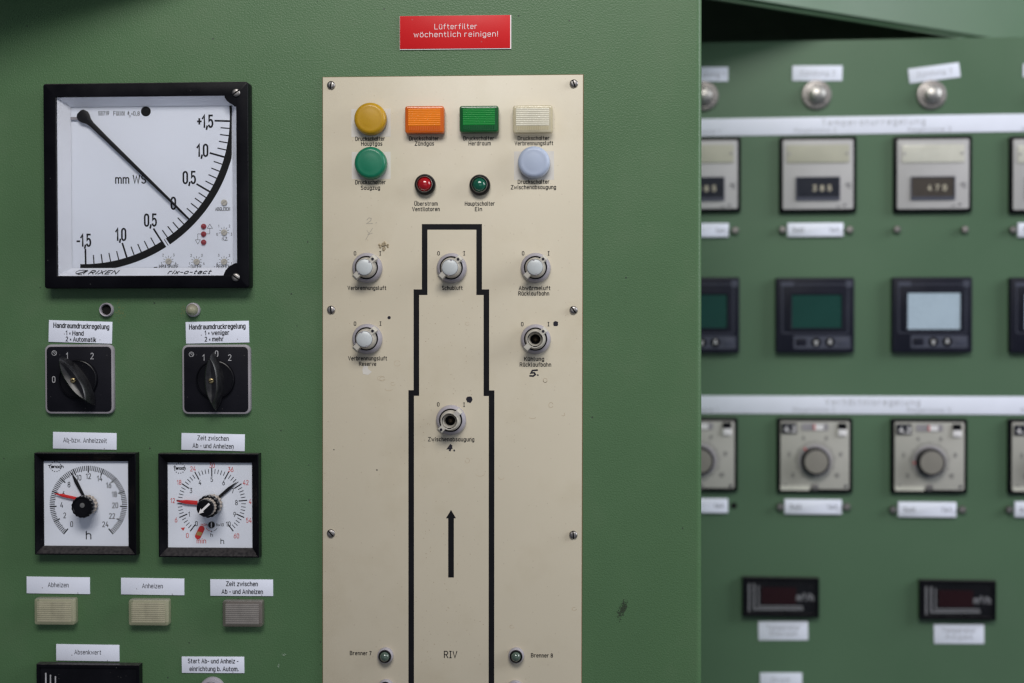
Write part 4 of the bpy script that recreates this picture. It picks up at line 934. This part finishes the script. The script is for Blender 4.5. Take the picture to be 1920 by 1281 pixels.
def dial_60(th, di, h, k):
    cx, cy = z3(1428, 614); mb = MB()
    for i in range(51):
        a = R(-142.5+285*i/50); mj = i % 5 == 0
        r0, r1 = (50.5, 66.5) if mj else (55.5, 64)
        mb.ribbon([th.L(cx+r*math.sin(a), cy-r*math.cos(a), h) for r in (r0, r1)], (2.0 if mj else 1.2)*k, h)
    numset(th, mb, [('0', 1313, 768), ('1', 1258, 697), ('3', 1272, 520), ('4', 1340, 460), ('5', 1428, 436), ('6', 1517, 461), ('7', 1585, 522), ('8', 1613, 610), ('9', 1600, 699), ('10', 1552, 771)], h, 8.6)
    px, py = z3(1507, 900); th.txt(mb, 'h', px, py, 5.5, 9, h, st=.14)
    px, py = z3(1490, 776); th.txt(mb, 'h\u00d710', px, py, 13, 5, h, st=.14)
    px, py = z3(1427, 853); th.txt(mb, 'h', px, py, 3.6, 6, h, st=.15)
    mb.ribbon([th.L(*z3(1427+48*math.cos(R(t)), 777+48*math.sin(R(t))), h) for t in range(28, 82, 9)], .7*k, h)
    x_, q_ = th.L(*z3(1427, 826), h); mb.poly(circ(1.1*k, x_, q_, 8), h)
    th.part('scale', mb, 'ink', di)
    mb = MB()
    numset(th, mb, [('0', 1245, 857), ('6', 1160, 740), ('12', 1135, 595), ('18', 1183, 458), ('24', 1287, 357), ('30', 1430, 331), ('36', 1570, 362), ('42', 1683, 460), ('4', 1716, 603), ('54', 1706, 743), ('60', 1613, 860)], h, 8.4)
    px, py = z3(1350, 897); th.txt(mb, 'min', px, py, 16.5, 8.4, h, st=.13); px, py = z3(1370, 776); th.txt(mb, 'min', px, py, 11.5, 5, h, st=.15)
    mb.ribbon([th.L(*z3(1427+48*math.cos(R(t)), 777+48*math.sin(R(t))), h) for t in range(98, 158, 9)], .8*k, h)
    mb.poly([th.L(*z3(*p), h) for p in ((1195, 800), (1214, 823), (1228, 796))], h)
    th.part('red_scale', mb, 'redink', di); logo(th, di, 1187, 352, 22, h, k)
    x_, q_ = th.L(*z3(1427, 777), h); mb = MB(); mb.lathe([(6.2*k, h), (6.2*k, h+.0008)], x_, q_, 20); so = th.part('range_selector', mb, 'gloss')
    mb = MB(); mb.prism(crect(1.8*k, 9*k, 0, x_, q_), h+.0008, h+.0011); th.part('mark', mb, 'whiteink', so)
    a, b = Vector(th.L(*z3(1352, 806), h)), Vector(th.L(*z3(1325, 862), h)); m_ = (a+b)/2; dd = (a-b); an = math.atan2(dd.y, dd.x)
    mb = MB(); mb.prism([(m_.x+x, m_.y+z_) for x, z_ in rot(crect(dd.length+11*k, 11*k, 5.4*k), an)], h, h+.0003); fo_ = th.part('flag', mb, 'pointerred', di)
    mb = MB(); mb.prism([(m_.x+x, m_.y+z_) for x, z_ in rot([(-5*k, -4.6*k), (2*k, -4.8*k), (0*k, 4.6*k), (-7*k, 4.2*k)], an)], h+.0002, h+.0004); th.part('flag_stripe', mb, 'capsule', fo_)
    th.part('black_hand', hand_mb(th, bar_hand((1470, 580), (1612, 457), 11, 12, .62, 1), .0042), 'pointerblk')
    th.part('red_hand', hand_mb(th, bar_hand((1320, 612), (1163, 600), 15, 15, .55, 2), .0052), 'pointerred')
    x, q = th.L(*z3(1436, 622), .003)
    def kn(name, m, rings, fl=16):
        mb = MB(); mb.loft([[(x+a, q+b, hh) for a, b in flute(r*k, fl, dd)] for r, hh, dd in rings]); return th.part(name, mb, m)
    kn('knob_skirt', 'beige', ((19.2, .0046, .1), (19, .0095, .1), (18, .0150, .1), (17.8, .0170, .1)))
    kn('knob', 'gloss', ((20.4, .0150, .08), (20.8, .0160, .08), (20.8, .0205, .08), (19.6, .0216, .04), (17, .0217, 0), (3, .0218, 0)), 14)
    kn('knob_top_skirt', 'beige', ((16.8, .0210, .09), (16.0, .0270, .09), (15.8, .0286, .09)), 18)
    kt = kn('knob_cap', 'gloss', ((15.8, .0275, .03), (16.0, .0300, .03), (15.2, .0312, 0), (3, .0313, 0)), 18)
    mb = MB(); hh = .0317
    a, b = Vector(th.L(*z3(1409, 619), hh)), Vector(th.L(*z3(1328, 696), hh)); d = (b-a).normalized(); n = Vector((-d.y, d.x)); l = (b-a).length
    pts = [a+n*1.9*k, a+d*(l*.68)+n*1.9*k, a+d*(l*.64)+n*4.6*k, b, a+d*(l*.64)-n*4.6*k, a+d*(l*.68)-n*1.9*k, a-n*1.9*k]
    mb.prism([tuple(p) for p in pts][::-1], .0312, hh); th.part('arrow', mb, 'whiteink', kt)
timer('square black timer with a 24 hour dial and plain black knob', ((101, 240), (856, 1001)), ((166, 300), (800, 935)), dial_24)
timer('square black timer with red minute numbers and white arrow knob', ((1030, 245), (1778, 1019)), ((1096, 312), (1730, 948)), dial_60)

# ------------------------------------------------------------------ digital displays with nested L lines
def display(label, P, x0, y0, x1, y1, lines, unit=None, hh=.010, group='black digital displays'):
    th = Thing('digital_display', label, 'display', P, (x0+x1)/2, (y0+y1)/2, group=group)
    k = th.k
    fo = th.box(x0, y0, x1, y1, hh)
    bw = 6*k
    mb = MB(); mb.loft([[(x, z, .0003) for x, z in fo], [(x, z, hh-.0004) for x, z in fo], [(x, z, hh) for x, z in inset(fo, .0005)], [(x, z, hh) for x, z in inset(fo, bw)], [(x, z, hh-.0022) for x, z in inset(fo, bw+.0004)]], cap1=False); th.part('frame', mb, 'black')
    mb = MB(); mb.prism(inset(fo, bw), .0005, hh-.0016); fa = th.part('window', mb, 'gloss')
    h = hh-.0014; mb = MB()
    for pts, wd in lines: mb.ribbon([th.L(*p, h) for p in pts], wd*k, h)
    if unit: th.txt(mb, *unit, h, st=.2)
    th.part('printing', mb, 'greyink' if P is FRONT else 'printgrey', fa)
    return th, k, h
def zz4(*p): return z4(*p)
display('black digital display cut by the bottom frame edge under Absenkwert', FRONT, 68.6, 1247.5, 261, 1344,
        [([z4(234, 718), z4(234, 960)], 2.6), ([z4(265, 730), z4(265, 930)], 2.4), ([z4(298, 740), z4(298, 900)], 2.4)])
ze = zm(1290, 1000, 3.048)
for lb, dx, dy, q in (('black digital display on the recessed cabinet, left one of the pair', 0, 0, 0), ('black digital display on the recessed cabinet, right one of the pair', 1012, 17, 1)):
    zf = lambda x, y: ze(x+dx, y+dy)
    a = zf(312, 258); b = zf(750, 476)
    th, k, h = display(lb, BACK, a[0], a[1], b[0], b[1], [([zf(350, 288), zf(350, 448)], 3.4), ([zf(378, 288), zf(378, 434), zf(660, 434)], 3.4), ([zf(403, 298), zf(403, 418), zf(655, 418)], 2.4)],
                       ('m\u00b3/h', *zf(670, 366), 30, 12))
    mb = MB(); mb.poly(th.box(*zf(420, 310), *zf(620, 405), h), h-.00005); th.part('red_filter', mb, 'darkred')

# ------------------------------------------------------------------ recessed cabinet instruments
BG = 'white labels on the recessed cabinet'
zA = zm(1290, 0, 3.048); zB = zm(1290, 400, 3.048); zC = zm(1290, 760, 3.048)
def bcard(label, c4, lines, m='card'): return card('label_plate', label, 'label', BACK, c4, lines, m=m, ink='inkpale', group=BG, th_=.001)
bcard('white label above the push button half hidden by the front cabinet', [zA(-60, 384), zA(230, 384), zA(228, 466), zA(-60, 466)], [('Z\u00fcndung 1', *zA(110, 425), 66, 8, .14)])
bcard('straight white label above the middle push button', [zA(595, 376), zA(882, 376), zA(881, 462), zA(597, 463)], [('Z\u00fcndung 2', *zA(740, 418), 66, 8, .14)])
bcard('tilted white label above the right push button', [zA(1255, 395), zA(1548, 358), zA(1556, 440), zA(1268, 478)], [('Z\u00fcndung 3', *zA(1408, 416), 66, 8, .14)])
bcard('white label cut by the right frame edge beside the tilted label', [zA(1914, 366), zA(2200, 366), zA(2200, 442), zA(1914, 442)], [('Z\u00fcndung 4', *zA(2060, 405), 66, 8, .14)])
def button(label, px, py):
    th = Thing('push_button', label, 'push button', BACK, px, py, group='steel push buttons on the recessed cabinet'); k = th.k
    mb = MB(); mb.lathe([(28.5*k, 0), (28.5*k, .002), (27*k, .0042), (22*k, .0052), (20.5*k, .0050)], n=44, cap=False); th.part('collar', mb, 'satin')
    mb = MB(); hx = [(22.5*k*math.cos(R(60*i+12)), 22.5*k*math.sin(R(60*i+12))) for i in range(6)]; mb.prism(hx, .0035, .0072, .0006); th.part('nut', mb, 'satin')
    mb = MB(); mb.lathe([(15.5*k, .006), (15.3*k, .0125), (14*k, .0145), (9*k, .0160), (4*k, .0166), (.5*k, .0168)], n=36); th.part('button', mb, 'chrome')
button('steel push button half hidden behind the front cabinet edge', 1319, 181)
button('steel push button under the straight white label', 1530.5, 178.8)
button('steel push button under the tilted white label', 1746, 178.5)
button('steel push button just beyond the right frame edge', 1966, 178)
def strip(label, c4, main, subs):
    th = card('label_strip', label, 'label strip', BACK, c4, [], m='strip', th_=.0012, group='long white label strips')
    mb = MB()
    t, px, py, wd = main; th.txt(mb, t, px, py, wd, 11, .00135, st=.13, gap=.42)
    th.part('lettering', mb, 'inkpale')
    for t, px, py, wd in subs:
        mb = MB(); th.txt(mb, t, px, py, wd, 7, .00135, st=.13); th.part('lettering', mb, 'inkpale')
    a = th.L(c4[0][0], (c4[0][1]+c4[3][1])/2-1, .0012); b = th.L(c4[1][0], (c4[1][1]+c4[2][1])/2-1, .0012)
strip('long white label strip, upper one, above the digit counters', [(1270, 224), (2040, 211.5), (2040, 245), (1270, 256.5)], ('Temper\u0251turregelung', 1637.5, 228.5, 193), [('Regelzone 1', 1316, 246.5, 70), ('Regelzone 2', 1529, 244.5, 78), ('Regelzone 3', 1743, 242.5, 80), ('Regelzone 4', 1958, 241, 80)])
strip('long white label strip, lower one, above the knob controllers', [(1270, 742), (2040, 743.5), (2040, 778), (1270, 775)], ('Verh\u00e4ltnisregelung', 1636, 754, 177), [('Regelzone 1', 1312, 768, 70), ('Regelzone 2', 1526, 768.5, 78), ('Regelzone 3', 1742, 769, 80), ('Regelzone 4', 1956, 769, 80)])

def counter(label, x0, y0, x1, y1, slot, win, yel=False):
    th = Thing('digit_setter', label, 'digit setter', BACK, (x0+x1)/2, (y0+y1)/2, group='digit setters on the recessed cabinet'); k = th.k
    W, H = (x1-x0)*k, (y1-y0)*k
    mb = MB(); mb.prism(crect(W, H, 4*k), .0003, .0075, .0015); th.part('frame', mb, 'black')
    mb = MB(); mb.prism(crect(W-13*k, H-13*k, 3*k), .006, .0082, .0005); fc = th.part('face', mb, 'facew')
    mb = MB(); mb.prism(crect(117*k, 34*k, 2*k, 0, 39*k), .0088, .0097, .0003); s_ = th.part('card_slot', mb, slot)
    mb = MB()
    for dx in (-54, 54): mb.lathe([(2.6*k, .0097), (2.4*k, .0102)], dx*k, 39*k, 10)
    th.part('slot_pin', mb, 'rim', s_)
    wx, wz = -.5*k, -27*k
    mb = MB(); o = crect(83*k, 45*k, 2*k, wx, wz); i_ = crect(79*k, 37*k, 1*k, wx, wz+2.5*k)
    mb.loft([[(x, z, .0088) for x, z in o], [(x, z, .0100) for x, z in o], [(x, z, .0100) for x, z in i_], [(x, z, .0092) for x, z in i_]], cap1=False); wf = th.part('window_frame', mb, 'navyl')
    mb = MB(); mb.prism(i_, .0088, .0093); th.part('window', mb, win, wf)
    mb = MB()
    for j, d in enumerate('385' if not yel else '470'):
        text(mb, d, wx+(-6+14*j)*k, wz+1*k, 5*k, 9.5*k, .0096, st=.26)
    th.part('digits', mb, 'digit', wf)
    mb = MB(); text(mb, '\u00b0C', 57*k, -22*k, 9*k, 8*k, .0092, st=.18); text(mb, '-', 38*k, -60*k, 5*k, 8*k, .0092, st=.18); text(mb, '+', 50*k, -58*k, 5*k, 8*k, .0092, st=.18)
    th.part('lettering', mb, 'inkfade', fc)
counter('digit setter half hidden behind the front cabinet edge', 1245, 258.5, 1388.5, 399.5, 'slotcard', 'window')
counter('digit setter with yellowed card, second from the front cabinet edge', 1460, 256.5, 1604.5, 400.5, 'slotcard', 'window')
counter('digit setter with pale shiny card and brownish reflection in its window', 1673.5, 255, 1820.5, 400.5, 'slotcardw', 'windowb', True)
counter('digit setter cut by the right frame edge', 1890, 254, 2036, 402.5, 'slotcardw', 'window')

def holder(label, xl_, xr_, cx0, cx1, y0, y1, words=('Soll', 'Ist'), missing=None):
    cy = (y0+y1)/2
    th = Thing('label_holder', label, 'label holder', BACK, (xl_+xr_)/2, cy, group='pinned label holders on the recessed cabinet'); k = th.k
    if cx0 is not None:
        mb = MB(); o = th.box(cx0, y0, cx1, y1, .003, 1.5*k); mb.prism(o, .0003, .0045, .0012); c_ = th.part('card', mb, 'strip')
        mb = MB(); a = (cx1-cx0)
        th.txt(mb, words[0], cx0+a*.2, cy, a*.2, 8, .0047, st=.14); th.txt(mb, words[1], cx0+a*.84, cy, a*.16, 8, .0047, st=.14); th.part('lettering', mb, 'inkfade', c_)
    for i, px in enumerate((xl_, xr_)):
        if missing == i:
            x, z = th.L(px, cy); mb = MB(); mb.lathe([(6*k, .0002), (5.6*k, .0010)], x, z, 16); th.part('screw_hole', mb, 'slot'); continue
        x, z = th.L(px, cy, .004); mb = MB(); mb.lathe([(7*k, 0), (7.2*k, .002), (7*k, .0060), (5.4*k, .0076), (1*k, .0079)], x, z, 22); th.part('pin', mb, 'satin')
holder('white label holder under the half hidden digit setter', 1255, 1378.5, 1270, 1366.5, 418.5, 445.5)
holder('white label holder with two pins under the yellowed card digit setter', 1467, 1593, 1476, 1581.5, 417.5, 444.5)
holder('two bare pins without a label under the pale card digit setter', 1682, 1809, None, None, 417, 444)
holder('white label holder cut by the right frame edge, upper row', 1899, 2025, 1908, 2014, 417, 445)
holder('white label holder with one empty screw hole beside the front cabinet edge', 1250, 1376, 1262, 1365, 935, 961.5, missing=1)
holder('white label holder with two pins under the second knob controller', 1462.5, 1588, 1470.5, 1578.5, 937, 964)
holder('white label holder with two pins under the third knob controller', 1674, 1804.5, 1683.5, 1793.5, 942, 969.5)
holder('white label holder cut by the right frame edge, lower row', 1892, 2016, 1902, 2008, 941.5, 970)

def controller(label, x0, y0, x1, y1, scr):
    th = Thing('process_controller', label, 'controller', BACK, (x0+x1)/2, (y0+y1)/2, group='dark screen controllers on the recessed cabinet'); k = th.k
    W, H = (x1-x0)*k, (y1-y0)*k
    mb = MB(); mb.prism(crect(W, H, 4*k), .0003, .0110, .0018); th.part('housing', mb, 'navy')
    o = crect(W-24*k, 92*k, 2*k, 0, 12*k); i_ = crect(98*k if scr == 'lcdw' else 92*k, 69*k if scr == 'lcdw' else 62*k, 1*k, 3*k, 7*k)
    mb = MB(); mb.ribbon(o, 1.6*k, .0112, True); th.part('border', mb, 'navyl')
    mb = MB(); mb.loft([[(x, z, .0110) for x, z in inset(i_, -4*k)], [(x, z, .0125) for x, z in inset(i_, -4*k)], [(x, z, .0125) for x, z in inset(i_, -2*k)], [(x, z, .0112) for x, z in i_]], cap1=False); sf = th.part('screen_frame', mb, 'navy')
    mb = MB(); mb.poly(i_, .0114); th.part('screen', mb, scr, sf)
    mb = MB()
    mb.prism(crect(106*k, 24*k, 2*k, 13*k, -51*k), .0110, .0114); kp = th.part('keypad', mb, 'navyl')
    for dx, m_ in ((-26, 'navy'), (2, 'black'), (28, 'black'), (52, 'navyl')):
        if m_ == 'black':
            mb = MB(); mb.lathe([(9*k, .0113), (9*k, .0120), (8*k, .0123)], dx*k, -51*k, 22); kb = th.part('key', mb, m_)
            mb = MB(); s_ = 1 if dx > 10 else -1; mb.poly([(dx*k-4*k, (-51-3*s_)*k), (dx*k+4*k, (-51-3*s_)*k), (dx*k+1.4*k, (-51+6*s_)*k), (dx*k-1.4*k, (-51+6*s_)*k)][::s_], .01245); th.part('arrow', mb, 'greyink', kb)
        else:
            mb = MB(); mb.prism(crect(20*k, 14*k, 2*k, dx*k, -51*k), .0113, .0118, .0002); th.part('key', mb, m_)
    mb = MB(); mb.prism(crect(24*k, 8*k, 0, -52*k, 59*k), .0110, .01115); mb.prism(crect(12*k, 12*k, 0, 63*k, 59*k), .0110, .01115); th.part('printing', mb, 'navyl')
controller('dark screen controller half hidden behind the front cabinet edge', 1240, 520, 1385.5, 662.5, 'lcdg')
controller('screen controller with dark green screen between its neighbours', 1453, 520, 1599.5, 662.5, 'lcdg')
controller('screen controller with pale bluish screen', 1670, 518.5, 1819.5, 662.5, 'lcdw')
controller('screen controller cut by the right frame edge', 1889.5, 518.5, 2037, 663.5, 'lcdw')

def dialctl(label, x0, y0, x1, y1, red):
    th = Thing('knob_controller', label, 'controller', BACK, (x0+x1)/2, (y0+y1)/2, group='knob controllers on the recessed cabinet'); k = th.k
    W, H = (x1-x0)*k, (y1-y0)*k
    mb = MB(); mb.prism(crect(W, H, 4*k), .0003, .0080, .0015); th.part('frame', mb, 'black')
    mb = MB(); mb.prism(crect(W-13*k, H-13*k, 3*k), .006, .0086, .0005); fc = th.part('face', mb, 'face')
    mb = MB(); mb.prism(crect(29*k, 20*k, 1.5*k, -48*k, 51*k), .0090, .0102, .0003); a = th.part('mode_key', mb, 'navy')
    mb = MB(); text(mb, '4.2', -46*k, 50*k, 20*k, 10*k, .0104, st=.2); th.part('digits', mb, 'whiteink', a)
    mb = MB(); mb.prism(crect(50*k, 13*k, 1*k, 0, 54*k), .0090, .0095); a = th.part('meter_window', mb, 'rim')
    mb = MB(); mb.prism(crect(17*k, 10*k, 0, 7*k, 53.5*k), .0094, .0098); th.part('meter_scale', mb, 'whiteink', a)
    mb = MB(); mb.prism(crect(2.4*k, 11*k, 0, -1*k, 53.5*k), .0096, .00995); th.part('meter_needle', mb, 'redink', a)
    mb = MB(); mb.prism(crect(16*k, 12*k, 1*k, 51*k, 55.5*k), .0090, .0105, .0003); a = th.part('rocker_switch', mb, 'gloss')
    mb = MB(); mb.prism(crect(16*k, 12*k, 1*k, 51*k, 43.5*k), .0090, .0112, .0006); th.part('rocker_tip', mb, 'whiteink', a)
    cz = -10*k
    mb = MB()
    for j in range(41):
        t = R(-140+280*j/40); r0 = 33; r1 = 39 if j % 4 == 0 else 37
        mb.ribbon([(r_*k*math.sin(t), cz+r_*k*math.cos(t)) for r_ in (r0, r1)], .9*k, .0094)
    for j, d in enumerate(('0', '2', '4', '6', '8', '10')):
        t = R(-125+250*j/5); text(mb, d, 50*k*math.sin(t), cz+48*k*math.cos(t), None, 7*k, .0094, st=.16)
    for dx in (-56, 58): mb.poly(circ(3*k, dx*k, -58*k, 10), .0094)
    th.part('scale', mb, 'inkfade', fc)
    mb = MB(); mb.lathe([(31*k, .0090), (31*k, .0102), (29*k, .0108), (26*k, .0108)], 0, cz, 40); th.part('scale_disc', mb, 'rim')
    t = R(red); mb = MB(); mb.ribbon([(r_*k*math.sin(t), cz+r_*k*math.cos(t)) for r_ in (26, 32)], 3*k, .0112); th.part('red_mark', mb, 'redink')
    mb = MB(); mb.loft([[(x, cz+z, h) for x, z in flute(r_*k, 20, d)] for r_, h, d in ((27, .0106, .05), (26.5, .0200, .05), (25.5, .0232, .02), (22.5, .0240, 0))]); kn = th.part('knob', mb, 'blackm')
    mb = MB(); mb.lathe([(22*k, .0238), (21.6*k, .0246), (10*k, .0250), (1*k, .0250)], 0, cz, 36); th.part('knob_cap', mb, 'knobtop', kn)
    mb = MB(); mb.prism(crect(54*k, 9*k, 1*k, -37*k, -62*k), .0090, .00955); th.part('tag_strip', mb, 'slotcardw', fc)
    mb = MB(); mb.lathe([(7*k, .0090), (7*k, .0098), (3*k, .0102)], 0, -60*k, 18); th.part('lock_screw', mb, 'satin', fc)
dialctl('knob controller half hidden behind the front cabinet edge', 1240, 782, 1382.5, 921, -90)
dialctl('knob controller with red mark at upper left', 1455.5, 782, 1597, 923.5, -40)
dialctl('knob controller with red mark at far left', 1668.5, 783, 1811.5, 925.5, -95)
dialctl('knob controller cut by the right frame edge', 1887.5, 783, 2032, 928, -60)
bcard('white label under the left digital display of the recessed cabinet', [ze(402, 504), ze(686, 503), ze(685, 610), ze(402, 611)], [('Temperatur', *ze(545, 540), 62, 8, .13), ('Ofenraum', *ze(545, 574), 50, 8, .13)])
bcard('white label under the right digital display of the recessed cabinet', [ze(1405, 521), ze(1692, 521), ze(1691, 631), ze(1405, 630)], [('Temperatur', *ze(1548, 556), 62, 8, .13), ('Abgas', *ze(1548, 592), 50, 8, .13)])
bcard('white label cut by the bottom frame edge on the recessed cabinet', [ze(412, 797), ze(652, 797), ze(652, 905), ze(412, 905)], [('Druck', *ze(530, 838), 34, 8, .13)])
